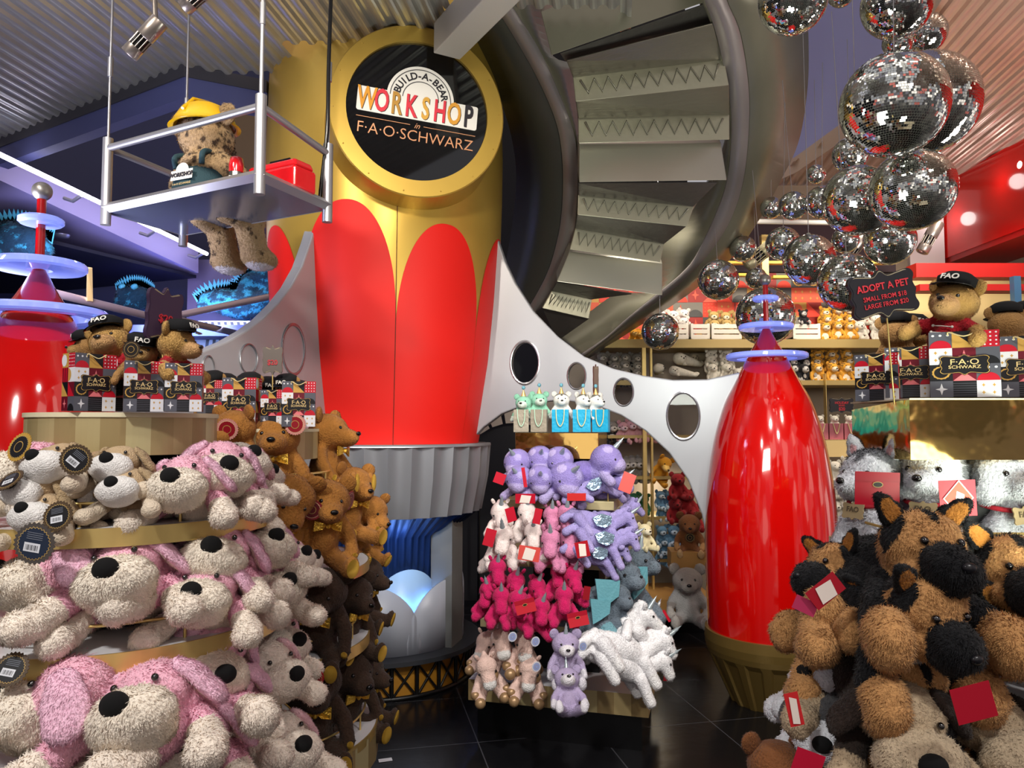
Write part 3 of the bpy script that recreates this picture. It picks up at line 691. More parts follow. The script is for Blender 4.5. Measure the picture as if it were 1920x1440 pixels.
balls = [(1487, 0, 65, 2.9, 'mirror ball cut by the top edge beside the stair rim'), (1682, 7, 66, 2.85, 'mirror ball cut by the top edge, above the biggest ball'),
 (1737, 62, 38, 3.7, 'small mirror ball peeking right of the top edge pair'), (1683, 80, 28, 3.6, 'small mirror ball wedged just above the biggest ball'), (1577, -12, 26, 3.8, 'sliver of a mirror ball at the top edge between two larger ones'),
 (1676, 197, 98, 2.7, 'biggest mirror ball, front of the overlapping pair'), (1736, 194, 96, 3.15, 'big mirror ball half hidden right behind the biggest one'),
 (1711, 356, 77, 2.9, 'large mirror ball directly beneath the biggest pair'), (1609, 376, 66, 3.3, 'dark large mirror ball left of the one below the biggest pair'),
 (1594, 290, 33, 3.9, 'small mirror ball against the copper ceiling under the biggest pair'), (1530, 327, 18, 4.4, 'tiniest mirror ball against the copper ceiling'),
 (1487, 386, 27, 4.3, 'small mirror ball beside the stair rim, left of its row'), (1541, 379, 31, 4.2, 'mirror ball in the row under the tiniest ball, right one'), (1446, 390, 21, 4.9, 'mirror ball half hidden by the stair rim at mid height'),
 (1468, 457, 32, 4.4, 'mirror ball upper left of the bright round middle ball'), (1517, 487, 48, 3.9, 'bright mirror ball in the middle of the hanging cluster'), (1585, 450, 25, 4.5, 'small mirror ball between the bright middle ball and the large ones'),
 (1668, 450, 47, 3.5, 'mirror ball low at the right of the cluster, above the price board'), (1590, 530, 55, 3.6, 'large mirror ball partly behind the adopt a pet board'),
 (1393, 467, 25, 5.2, 'mirror ball peeking out below the stair rim, upper one'), (1347, 525, 38, 4.9, 'mirror ball touching the stair rim over the orange mosaic'), (1418, 522, 20, 5.0, 'little mirror ball left of the booster tip ball'),
 (1435, 593, 55, 4.6, 'mirror ball behind the blue rings of the right booster'), (1238, 622, 35, 4.9, 'lowest mirror ball, hanging over the polar bear shelf')]
proto = None
for i, (px, py, r, Y, lab) in enumerate(balls):
    rr = sz(r, Y); e = empty('mirror_ball', at(px, py, Y), (R(rnd.uniform(-4, 4)), R(rnd.uniform(-4, 4)), rnd.uniform(0, 6)), rr, lab, 'mirror ball', 'mirror balls hung in a cluster')
    mkobj('mirror_tiles', BM[0 if r > 60 else 1 if r > 34 else 2], M_TILE, e)
    mkobj('core', core, mat('ball_core', '#A9ABA2', .5, .2), e); mkobj('cap', cap, mat('ball_core'), e)
    L = (CZ - at(px, py, Y).z) / rr
    if L > 1.2: MB().tube([(0, 0, 1.05), (0, 0, L)], .004 / rr * .5, 5).build('wire', M_RAIL, e)
# ================================================================ printed mosaic motifs
PAL = dict(w='#DADADF', m='#641022', r='#B8152A', k='#15161A', g='#54555F', o='#C0954A', p='#DB747A')
def motif(mb, P, kind, e=.0006):
    q = lambda pts, c, l=1: mb.poly([P(u, v, l * e) for u, v in pts], PAL.get(c, c))
    sq = [(0, 0), (1, 0), (1, 1), (0, 1)]
    arc = lambda cx, cy, r, a0, a1, n=12: [(cx + r * math.cos(R(a0 + (a1 - a0) * k / n)), cy + r * math.sin(R(a0 + (a1 - a0) * k / n))) for k in range(n + 1)]
    star = lambda cx, cy, r, k=.28: [(cx, cy - r), (cx + r * k * .7, cy - r * k * .7), (cx + r * .75, cy), (cx + r * k * .7, cy + r * k * .7), (cx, cy + r), (cx - r * k * .7, cy + r * k * .7), (cx - r * .75, cy), (cx - r * k * .7, cy - r * k * .7)]
    if kind == 'star': q(sq, 'g', 0); q(star(.5, .5, .36), 'w')
    elif kind == 'mstar': q(sq, 'm', 0); q(star(.5, .5, .36), 'p')
    elif kind == 'tri': q(sq, 'k', 0); q([(0, 0), (1, 0), (0, 1)], 'o')
    elif kind == 'arch':
        q(sq, 'g', 0); q(arc(.5, 0, .48, 0, 180), 'r')
        for x in (.18, .5, .82): q(arc(x, .78, .07, 0, 360, 8), 'w')
    elif kind == 'four':
        q(sq, 'w', 0)
        for x in (.28, .72):
            for y in (.28, .72): q(star(x, y, .12, .4), 'o')
    elif kind == 'lines':
        q(sq, 'k', 0)
        for k in range(6): q([(0, .12 + k * .14), (1, .12 + k * .14), (1, .15 + k * .14), (0, .15 + k * .14)], 'g')
    elif kind == 'gear': q(sq, 'k', 0); q([(.5 + (.38 + .03 * (k % 2)) * math.cos(PI * k / 14), .5 + (.38 + .03 * (k % 2)) * math.sin(PI * k / 14)) for k in range(28)], 'o'); q(arc(.5, .5, .31, 0, 360, 18), 'k', 2)
    elif kind == 'dots':
        q(sq, 'r', 0)
        for x in (.14, .38, .62, .86):
            for y in (.14, .38, .62, .86): q(arc(x, y, .05, 0, 360, 6), 'w')
    elif kind == 'hour': q(sq, 'm', 0); q([(0, 1), (.5, .5), (1, 1)], 'w'); q([(0, 0), (1, 0), (.5, .5)], 'p')
    elif kind == 'half': q(sq, 'g', 0); q(arc(.5, .0, .5, 0, 180), 'k')
    elif kind == 'drop': q(sq, 'w', 0); q(arc(0, .5, .45, -90, 90), 'o')
    elif kind == 'stripe':
        q(sq, 'r', 0)
        for k in range(3): q([(.1 + k * .33, 0), (.22 + k * .33, 0), (.22 + k * .33, 1), (.1 + k * .33, 1)], 'm')
    elif kind == 'circ': q(sq, 'o', 0); q(arc(.3, .5, .42, 0, 360, 16), 'w')
    elif kind == 'blk': q(sq, 'm', 0); q([(0, 0), (1, 0), (0, 1)], 'r')
KS = ['star', 'lines', 'four', 'gear', 'hour', 'arch', 'four', 'mstar', 'half', 'arch', 'tri', 'dots']
KS2 = ['mstar', 'half', 'tri', 'blk', 'stripe', 'drop', 'circ', 'dots']
def bag_proto():
    e = empty('gift_bag'); W, D, H = .5, .3, 1.4
    mb = MB()
    for i in range(3):
        for j in range(4):
            for s_ in (-1, 1):
                x0 = -W + i * 2 * W / 3; z0 = j * H / 4
                motif(mb, (lambda s_, x0, z0: lambda u, v, l: ((x0 + u * 2 * W / 3) * -s_, s_ * (D + l * 6), z0 + v * H / 4))(s_, x0, z0), KS[(j * 3 + i) % 12])
    for i in range(2):
        for j in range(4):
            for s_ in (-1, 1):
                y0 = -D + i * D; z0 = j * H / 4
                motif(mb, (lambda s_, y0, z0: lambda u, v, l: (s_ * (W + l * 6), (y0 + u * D) * s_, z0 + v * H / 4))(s_, y0, z0), KS2[(j * 2 + i) % 8])
    mb.box((0, 0, H / 2 - .01), (2 * W - .006, 2 * D - .006, H - .02), col='#15161A')
    mb.build('bag_body', M_VC, e)
    # plaque
    pq = ornate_plaque('plaque', .36, .2, e, (0, -D - .02, H * .49))
    text('lettering', 'F·A·O', .17, M_TEXTG, pq, (0, -.012, .055), (PI / 2, 0, 0), .002, .001)
    text('lettering', 'SCHWARZ', .095, M_TEXTG, pq, (0, -.012, -.05), (PI / 2, 0, 0), .002, .001)
    for s_ in (-1, 1):
        MB().tube(spline([(-.22, s_ * D, H - .08), (-.21, s_ * (D + .05), H - .02), (0, s_ * (D + .1), H - .12), (.21, s_ * (D + .05), H - .02), (.22, s_ * D, H - .08)], 5), .014, 6).build('rope_handle', mat('cream_rope', '#D8C48E', .7), e)
    return e
def plaque_outline(a, b, n=10):
    # ornate ticket shape : concave corners, small crest at top and bottom centre
    pts = []
    seg_ = [(-a, 0), (-a * .93, b * .35), (-a * 1.0, b * .72), (-a * .86, b * .98), (-a * .55, b * .92), (-a * .22, b * .86), (0, b * 1.12), (a * .22, b * .86), (a * .55, b * .92), (a * .86, b * .98), (a, b * .72), (a * .93, b * .35), (a, 0)]
    up = spline([(x, y, 0) for x, y in seg_], 4)
    pts = [(p.x, p.y) for p in up] + [(p.x, -p.y) for p in reversed(up[1:-1])]
    return pts
def ornate_plaque(nm, a, b, parent, loc, rot=(0, 0, 0), t=.012, col='#141418', edge='#C9A257'):
    o1 = plaque_outline(a, b); o2 = [(x * (1 - .025 * .36 / a * 1.), y * (1 - .045)) for x, y in o1]; o3 = [(x * .95, y * .92) for x, y in o1]
    mb = MB(); mb.prism([(x, 0, z) for x, z in o1], [(x, t, z) for x, z in o1], col)
    mb.poly([(x, -t * .05, z) for x, z in o2], edge); mb.poly([(x, -t * .1, z) for x, z in o3], col)
    for i in range(len(mb.f)):
        pass
    return mb.build(nm, M_VC, parent, loc, rot)
BAG = bag_proto(); BAG_used = [False]
def bag(px, py, Y, wpx, rz, lab, grp, hz=1.):
    if BAG_used[0]: e = dup(BAG)
    else: e = BAG; BAG_used[0] = True
    e.location = at(px, py, Y); sc = sz(wpx, Y); e.scale = (sc, sc, sc * hz); e.rotation_euler = (0, 0, R(rz)); return tag(e, lab, 'gift bag', grp)
# ================================================================ round tiered displays
def tiered(nm, C, drum, tiers, lab, stripes, plinth):
    e = empty(nm, (C[0], C[1], 0), label=lab, cat='display stand')
    r, z1, z0 = drum
    tones = ['#B5A578', '#9F8B60', '#C3B88A', '#A8966A']
    mb = MB(); n = stripes
    for k in range(n):
        a0, a1 = 2 * PI * k / n, 2 * PI * (k + 1) / n; m_ = 4
        for j in range(m_):
            a, b = a0 + (a1 - a0) * j / m_, a0 + (a1 - a0) * (j + 1) / m_
            mb.add([(r * math.sin(a), -r * math.cos(a), z0), (r * math.sin(b), -r * math.cos(b), z0), (r * math.sin(b), -r * math.cos(b), z1), (r * math.sin(a), -r * math.cos(a), z1)], [(0, 1, 2, 3)], tones[k % 4], True)
    mb.build('drum', mat('champagne_striped_card', rough=.35, attr=True, metal=.3), e)
    MB().slathe([(0, z1 - .004), (r, z1 - .004), (r + .004, z1), (r + .004, z1 - .012)], 64).build('drum_top', mat('cream_card', '#D8CFAE', .5), e)
    MB().lathe([(drum[0] * .8, .05), (drum[0] * .8, z0 + .002), (0, z0 + .002)], 40).build('core', mat('black_core'), e)
    for (R_, z, bh) in tiers:
        s_ = MB().slathe([(0, z), (R_ - .004, z), (R_ - .004, z - bh + .004), (0, z - bh + .004)], 96).build('shelf', M_WHT, e)
        MB().slathe([(R_ - .005, z + .002), (R_, z + .002), (R_, z - bh), (R_ - .005, z - bh)], 96).build('brass_band', M_GOLD, s_)
        rr = R_ - .05; mb = MB(); mb.tube([(rr * math.sin(2 * PI * k / 64), -rr * math.cos(2 * PI * k / 64), z + .055) for k in range(65)], .004, 6, cap=False)
        for k in range(10):
            a = 2 * PI * (k + .35) / 10; mb.tube([(rr * math.sin(a), -rr * math.cos(a), z), (rr * math.sin(a), -rr * math.cos(a), z + .055)], .004, 6)
        mb.build('rail', M_GOLD, s_)
    R_, z, bh = tiers[-1]
    if plinth:
        mb = MB(); n = 32
        for k in range(n):
            a, b = 2 * PI * k / n, 2 * PI * (k + 1) / n; q = R_ + .001
            mb.add([(q * math.sin(a), -q * math.cos(a), z - .13), (q * math.sin(b), -q * math.cos(b), z - .13), (q * math.sin(b), -q * math.cos(b), z - bh * .3), (q * math.sin(a), -q * math.cos(a), z - bh * .3)], [(0, 1, 2, 3)], tones[k % 4])
        mb.build('striped_skirt', mat('champagne_striped_card'), e)
    MB().slathe([(R_ * .9, 0), (R_ * .9, z - bh), (R_, z - bh)], 64).build('plinth', mat('black_plinth', '#08080A', .25), e)
    return e
C1 = (at(235, 800, 2.1).x, 2.1); C2 = (at(468, 800, 2.95).x, 2.95)
T1 = [(.40, 1.265, .042), (.44, .99, .045), (.48, .63, .045), (.50, .28, .045)]
T2 = [(.36, 1.27, .03), (.47, .97, .035), (.475, .69, .04), (.51, .35, .03)]
tiered('round_display', C1, (.24, 1.536, 1.427), T1, 'round tiered stand of brass edged shelves at the left, nearest the viewer', 26, False)
tiered('round_display', C2, (.262, 1.492, 1.375), T2, 'round tiered display stand holding the bow-tied bears, just behind the nearest one', 26, True)
def ringY(px, C, R_):
    u = (px - 960) / F; a = u * u + 1; b = -2 * (u * C[0] + C[1]); c = C[0] ** 2 + C[1] ** 2 - R_ ** 2; D = b * b - 4 * a * c
    return (-b - math.sqrt(max(D, 0))) / (2 * a)
# ================================================================ central stepped display
rz3 = R(-15.3)
d3 = empty('stepped_display', (.206 + .29 * math.sin(-rz3), 3.615 + .29 * math.cos(rz3), 0), (0, 0, rz3), label='square stepped display of cream shelves stacked with unicorn toys in the middle', cat='display stand')
tones = ['#9A8358', '#B5A070', '#8A744C', '#C0B080']
M_SB = mat('striped_panel_card', rough=.4, attr=True, metal=.1)
mb = MB(); n = 11; W3 = .87
for f_ in range(4):
    q = Matrix.Rotation(PI / 2 * f_, 3, 'Z'); hh = (.29 if f_ % 2 == 0 else W3 / 2); hw = (W3 / 2 if f_ % 2 == 0 else .29)
    for k in range(n):
        x0, x1 = -hw + 2 * hw * k / n, -hw + 2 * hw * (k + 1) / n
        mb.add([q @ Vector((x0, -hh, .168)), q @ Vector((x1, -hh, .168)), q @ Vector((x1, -hh, .268)), q @ Vector((x0, -hh, .268))], [(0, 1, 2, 3)], tones[k % 4])
mb.build('striped_base', M_SB, d3)
MB().box((0, 0, .262), (W3 - .004, .576, .01)).build('base_board', M_WHT, d3)
bs = MB().box((0, .0, .084), (.80, .5, .168)).build('plinth', mat('black_plinth'), d3)
for (w_, d_, yo, z) in ((.76, .52, -.015, .56), (.655, .50, -.015, .86), (.55, .46, .0, 1.14)):
    sb = MB().box((0, yo, z - .02), (w_, d_, .042)).build('shelf', M_CREAM, d3); bevel(sb, .003)
    mb = MB(); y_ = yo - d_ / 2 + .02; x_ = w_ / 2 - .03
    mb.tube([(-x_, y_ + .2, z + .045), (-x_, y_, z + .045), (x_, y_, z + .045), (x_, y_ + .2, z + .045)], .0035, 6).tube([(x_, y_, z), (x_, y_, z + .045)], .0035, 6).tube([(-x_, y_, z), (-x_, y_, z + .045)], .0035, 6)
    mb.build('rail', M_GOLD, sb)
MB().box((0, .08, .75), (.34, .22, 1.2)).build('core', mat('black_core'), d3)
gb = MB().box((-.03, .04, 1.403), (.43, .30, .132)).build('gold_riser', M_MIR, d3); bevel(gb, .002)
def d3pt(x, y, z): return Matrix.Translation(d3.location) @ Matrix.Rotation(rz3, 4, 'Z') @ Vector((x, y, z))
# ================================================================ right display
d4 = empty('mirrored_display', (1.45, 2.2, 0), label='large display stand with mirrored gold box top under the husky toys at the right', cat='display stand')
o4 = d4.location
def pv(*p): return Vector(p) - Vector(o4)
g4 = MB().prism([pv(1.0375, 1.95, 1.414), pv(1.9, 1.95, 1.414), pv(1.9, 1.95, 1.572), pv(1.0375, 1.95, 1.572)], [pv(1.037, 2.28, 1.408), pv(1.9, 2.28, 1.408), pv(1.9, 2.28, 1.551), pv(1.037, 2.28, 1.551)]).build('mirrored_box', M_MIR, d4)
MB().box(pv(1.4685, 2.11, 1.572), (.87, .34, .004)).build('box_lid', mat('cream_card'), d4)
for (x0, y0, z) in ((.93, 1.80, 1.18), (.88, 1.72, .86), (.84, 1.66, .52), (.82, 1.62, .22)):
    s_ = MB().box(pv((x0 + 2.1) / 2, (y0 + 2.2) / 2, z - .005), (2.1 - x0, 2.2 - y0, .01)).build('shelf', M_WHT, d4)
    mb = MB().box(pv((x0 + 2.1) / 2, y0 - .003, z - .02), (2.1 - x0, .006, .046)).box(pv(x0 - .003, (y0 + 2.2) / 2, z - .02), (.006, 2.2 - y0, .046)); mb.build('brass_band', M_GOLD, s_)
    MB().tube([pv(x0 + .03, y0 + .35, z + .06), pv(x0 + .03, y0 + .03, z + .06), pv(2.05, y0 + .03, z + .06)], .004, 6).build('rail', M_GOLD, s_)
MB().box(pv(1.6, 2.12, .7), (.9, .24, 1.4)).build('core', mat('black_core'), d4)
MB().box(pv(1.50, 2.2, .09), (1.2, 1.0, .18)).build('plinth', mat('black_plinth'), d4)
# ================================================================ back wall shelving
cabs = empty('shelving_unit', (2.1, 6.1, 0), label='brass framed wall shelving unit full of small soft toys behind the booster', cat='shelving')
o5 = cabs.location
def shelfb(px0, px1, py0, py1, Yf, m, nm='shelf', d=.42):
    a, b = at(px0, py0, Yf), at(px1, py1, Yf)
    return MB().box((Vector(((a.x + b.x) / 2, Yf + d / 2, (a.z + b.z) / 2)) - o5), (b.x - a.x, d, a.z - b.z)).build(nm, m, cabs)
M_SH = mat('pale_gold_shelf', '#A8915A', .4, .4)
for q in ((1120, 1680, 636, 652), (1120, 1680, 713, 722), (1140, 1330, 816, 822), (1140, 1330, 893, 899), (1140, 1330, 969, 975), (1140, 1340, 1048, 1054), (1520, 1680, 893, 900)):
    shelfb(*q, 5.9, M_SH)
for q in ((1204, 1216, 652, 1130), (1219, 1228, 652, 1130), (1428, 1442, 440, 520), (1548, 1556, 700, 1000)):
    shelfb(*q, 5.86, M_GOLD, 'upright', .05)
for q in ((1360, 1680, 489, 494), (1360, 1440, 512, 517), (1450, 1700, 516, 521)): shelfb(*q, 5.9, mat('yellow_trim_paint', '#D0A83A', .4), 'frame_bar', .06)
shelfb(1140, 1345, 1125, 1163, 5.5, mat('amber_wood', '#A87C44', .4), 'base_panel', .6)
shelfb(1140, 1345, 1163, 1200, 5.55, mat('black_plinth'), 'plinth', .5)
shelfb(1120, 1680, 420, 510, 6.3, mat('dark_void_plum', '#3A2B33', .6), 'upper_dark_sheet', .04)  # dark sheet stands in for the unlit void above the shelves
# orange mosaic wall
mb = MB(); PALs = dict(PAL); PAL.update(w='#C9502F', m='#8F1D14', r='#D23318', k='#3C3A38', g='#6F6A60', o='#B98A3C', p='#E0523A')
A, B = at(1095, 512, 6.25), at(1720, 640, 6.25); cw = .125; rr = random.Random(3)
nx = int((B.x - A.x) / cw); nz = int((A.z - B.z) / cw) + 1
for i in range(nx):
    for j in range(nz):
        x0, z0 = A.x + i * cw, A.z - (j + 1) * cw
        motif(mb, (lambda x0, z0: lambda u, v, l: (x0 + u * cw, 6.25 - l * 2, z0 + v * cw))(x0, z0), rr.choice(KS + KS2), .002)
o = struct('wall_mosaic', mb, mat('mosaic_print', rough=.5, attr=True)); PAL.update(PALs)
mb = MB(); 
# white crates on the top shelf
for i, (x0, x1, nm) in enumerate(((1240, 1292, 'left of the mirror ball pair'), (1296, 1332, 'narrow one in the middle of the row'), (1335, 1392, 'right one holding owl toys'), (1488, 1540, 'one with a black gorilla toy on it'))):
    a, b = at(x0, 606, 5.95), at(x1, 636, 5.95); W_, H_ = b.x - a.x, a.z - b.z
    e = empty('white_crate', ((a.x + b.x) / 2, 6.05, b.z), label='white slatted crate on the top shelf, ' + nm, cat='crate', group='white crates on the top shelf')
    for k in range(3): MB().box((0, -.08, H_ * (.17 + .33 * k)), (W_, .012, H_ * .26)).build('slat', mat('white_wood', '#DDD6C8', .5), e)
    MB().box((-W_ / 2 + .01, 0, H_ / 2), (.02, .17, H_)).box((W_ / 2 - .01, 0, H_ / 2), (.02, .17, H_)).box((0, 0, .01), (W_, .17, .02)).build('frame', mat('white_wood'), e)
# ================================================================ signs
def board(px, py, Y, a, b, rot, lines, lab, rod_to=None, m=M_TEXTR, col='#15141A', edge='#8d8168'):
    e = empty('price_board', at(px, py, Y), rot, 1, lab, 'sign')
    pq = ornate_plaque('board', a, b, e, (0, 0, 0), t=.012, col=col, edge=edge)
    for (tx, s_, z) in lines: text('lettering', tx, s_, m, pq, (0, -.003, z), (PI / 2, 0, 0), .0008, .0001 if s_ < .02 else .0005, sx=.92)
    if rod_to is not None:
        bpy.context.view_layer.update(); M = e.matrix_world.inverted()
        MB().tube([(0, .006, -b * .9), M @ Vector(rod_to)], .0022, 6).build('rod', M_GOLD, e)
    return e
board(1657, 551, 1.95, .094, .058, (0, R(-11), R(6)), [('ADOPT A PET', .026, .020), ('SMALL FROM $18', .0175, -.008), ('LARGE FROM $20', .0175, -.028)], 'black scalloped board reading adopt a pet above the bagged bears', at(1677, 758, 2.0))
board(310, 592, 1.95, .052, .068, (0, R(4), R(62)), [('$20', .03, -.01)], 'dark price board turned nearly edge-on between the left bagged bears', at(310, 772, 1.93), col='#3A2A40')
board(511, 675, 2.75, .036, .05, (0, 0, R(10)), [('$20', .026, -.01)], 'small taupe price board above the far bagged bears', at(511, 800, 2.75), col='#5E5550')
board(1578, 760, 5.6, .09, .055, (0, 0, 0), [('HOLIDAY', .026, .018), ('BEARS', .018, -.002), ('$20', .034, -.028)], 'small black price board over the pink gift bags at the back')
board(1118, 712, 3.75, .014, .07, (0, 0, R(20)), [], 'thin brown card standing behind the blue bags', at(1118, 808, 3.75), col='#5A4840')
# ================================================================ soft toys : one smooth skinned body grown from overlapping forms
_dirs = np.random.RandomState(5).randn(14, 3); _dirs /= np.linalg.norm(_dirs, axis=1)[:, None]; _ph = np.random.RandomState(6).rand(14) * 6.28
def lump(P, f):
    out = np.zeros(len(P))
    for i, (d, p) in enumerate(zip(_dirs, _ph)): out += np.sin(P @ d * f * (1 + .13 * i) + p + 1.7 * np.sin(P @ _dirs[(i + 5) % 14] * f * .6))
    return out / 14
def E(c, r, col, rot=None):
    if not isinstance(r, (tuple, list)): r = (r, r, r)
    return (Vector(c), Vector(r), Euler([R(a) for a in rot]).to_matrix() if rot else Matrix.Identity(3), col)
def CP(p0, p1, r0, r1, col, col1=None, n=5):
    p0, p1 = Vector(p0), Vector(p1); n = max(n, int((p1 - p0).length / (min(r0, r1) * .45)))
    return [E(p0.lerp(p1, k / n), r0 + (r1 - r0) * k / n, (col1 if col1 and k / n > .55 else col)) for k in range(n + 1)]
def mir(L): return L + [(Vector((-c.x, c.y, c.z)), r, Matrix.Scale(-1, 3, (1, 0, 0)) @ q @ Matrix.Scale(-1, 3, (1, 0, 0)), col) for c, r, q, col in L]
def blob(name, ells, vox=.02, blades=9000, blen=.03, bw=.006, smooth=8, paint=None, lumpy=(.006, 22), seed=1, shade=.11):
    mb = MB()
    for c, r, q, col in ells:
        mb.sphere((0, 0, 0), 1, 20, 12); k = len(mb.v) - 20 * 13
        for i in range(k, len(mb.v)):
            p = Vector(mb.v[i]); p = q @ Vector((p.x * r.x, p.y * r.y, p.z * r.z)); mb.v[i] = tuple(c + p)
    o = mkobj('tmp', mb.mesh(), None); rm = o.modifiers.new('r', 'REMESH'); rm.mode = 'VOXEL'; rm.voxel_size = vox
    sm = o.modifiers.new('s', 'SMOOTH'); sm.iterations = smooth; sm.factor = .6
    me = evalmesh(o); bpy.data.objects.remove(o)
    nv = len(me.vertices); V = np.empty(nv * 3, 'f'); me.vertices.foreach_get('co', V); V = V.reshape(-1, 3)
    N = np.empty(nv * 3, 'f'); me.vertices.foreach_get('normal', N); N = N.reshape(-1, 3)
    me.calc_loop_triangles(); nt_ = len(me.loop_triangles); T = np.empty(nt_ * 3, 'i'); me.loop_triangles.foreach_get('vertices', T); T = T.reshape(-1, 3)
    if lumpy: V = V + N * ((lump(V, lumpy[1]) * lumpy[0] * 2.2) + lump(V + 5, lumpy[1] * 2.3) * lumpy[0] * 1.1)[:, None]
    def colors(P):
        best = np.full(len(P), 1e9); C = np.zeros((len(P), 4), 'f')
        for c, r, q, col in ells:
            L = (P - np.array(c)) @ np.array(q); d = (np.linalg.norm(L / np.array(r), axis=1) - 1) * min(r)
            m_ = d < best; best[m_] = d[m_]; C[m_] = srgb(col)
        for c, r, q, col in (paint or []):
            L = (P - np.array(c)) @ np.array(q); d = np.linalg.norm(L / np.array(r), axis=1); C[d < 1] = srgb(col)
        return C
    C = colors(V)
    rs = np.random.RandomState(seed)
    A = V[T[:, 0]]; B = V[T[:, 1]]; D = V[T[:, 2]]; ar = np.linalg.norm(np.cross(B - A, D - A), axis=1); ar /= ar.sum()
    nb = blades; vs_all = V; cols_all = C; nrm = N
    if nb:
        idx = rs.choice(len(T), nb, p=ar); w_ = rs.rand(nb, 2); sw = w_.sum(1) > 1; w_[sw] = 1 - w_[sw]
        P = A[idx] + (B[idx] - A[idx]) * w_[:, :1] + (D[idx] - A[idx]) * w_[:, 1:]
        n_ = N[T[idx, 0]]; tg = np.cross(n_, rs.randn(nb, 3)); tg /= np.linalg.norm(tg, axis=1)[:, None] + 1e-9
        flow = np.stack([lump(P + 3, 9), lump(P + 7, 9), lump(P + 11, 9) - .5], 1) * 2.5
        fl = flow * .55 + rs.randn(nb, 3) * .35 + np.array([0, 0, -.25]); fl -= n_ * (fl * n_).sum(1)[:, None]; fl /= np.linalg.norm(fl, axis=1)[:, None] + 1e-9
        d = n_ * .62 + fl * .9; d /= np.linalg.norm(d, axis=1)[:, None]; tg = np.cross(d, n_); tg /= np.linalg.norm(tg, axis=1)[:, None] + 1e-9
        L = blen * (.5 + rs.rand(nb))[:, None]; P0 = P - n_ * blen * .15
        bv = np.concatenate([P0 - tg * bw, P0 + tg * bw, P0 + d * L], 0); bt = np.stack([np.arange(nb), np.arange(nb) + nb, np.arange(nb) + 2 * nb], 1) + nv
        cc = colors(P); cc[:, :3] *= (1 + (rs.rand(nb, 1) - .5) * shade * 2)
        vs_all = np.concatenate([V, bv]); cols_all = np.concatenate([C, cc, cc, cc]); nrm = np.concatenate([N, n_, n_, n_]); T = np.concatenate([T, bt])
    m2 = bpy.data.meshes.new(name); m2.vertices.add(len(vs_all)); m2.vertices.foreach_set('co', vs_all.astype('f').ravel())
    m2.loops.add(len(T) * 3); m2.loops.foreach_set('vertex_index', T.astype('i').ravel())
    m2.polygons.add(len(T)); m2.polygons.foreach_set('loop_start', np.arange(0, len(T) * 3, 3, dtype='i')); m2.polygons.foreach_set('use_smooth', np.ones(len(T), bool))
    m2.update(calc_edges=True)
    a = m2.color_attributes.new('Col', 'FLOAT_COLOR', 'POINT'); a.data.foreach_set('color', cols_all.astype('f').ravel())
    nn = nrm[:].astype('f')
    if nb: m2.normals_split_custom_set_from_vertices([tuple(x) for x in nn])
    m2.materials.append(M_FUR); bpy.data.meshes.remove(me); return m2
class Toy:
    def __init__(s, name, anchor): s.e = empty(name); s.e.location = (0, -9, -9); s.anchor = Vector(anchor); s.used = False; s.name = name
    def part(s, nm, me, m=None, loc=None, rot=None, par=None, scale=None):
        o = mkobj(nm, me, m, par or s.e, loc, [R(a) for a in rot] if rot else None)
        if scale: o.scale = scale
        return o
_eyes_by = {}
_eye = MB().sphere((0, 0, 0), 1, 16, 10).mesh('eye')
def eyes(t, x, y, z, r): 
    for s_ in (-1, 1): o = t.part('eye', _eye, M_EYE, (s_ * x, y, z)); o.scale = (r, r, r)
def ball_part(t, nm, c, r, m, rot=None, me=None):
    me = me or _eyes_by.setdefault(m.name, _eye if m is M_EYE else _eye.copy())
    if not me.materials: me.materials.append(m)
    elif me.materials[0] is not m: me.materials[0] = m
    o = t.part(nm, me, m, c, rot); o.scale = r if isinstance(r, (tuple, list)) else (r, r, r); return o
_blobc = {}
def ear_mesh(key, ells, **kw):
    if key not in _blobc: _blobc[key] = blob(key, ells, **kw)
    return _blobc[key]
def place(t, px, py, Y, s, rz=0, rx=0, ry=0, lab='', cat='soft toy', grp=None, pos=None):
    if t.used: e = dup(t.e)
    else: e = t.e; t.used = True
    rot = Euler((R(rx), R(ry), R(rz))); e.rotation_euler = rot; e.scale = (s, s, s)
    tgt = pos if pos is not None else at(px, py, Y)
    e.location = tgt - rot.to_matrix() @ (t.anchor * s)
    return tag(e, lab, cat, grp)
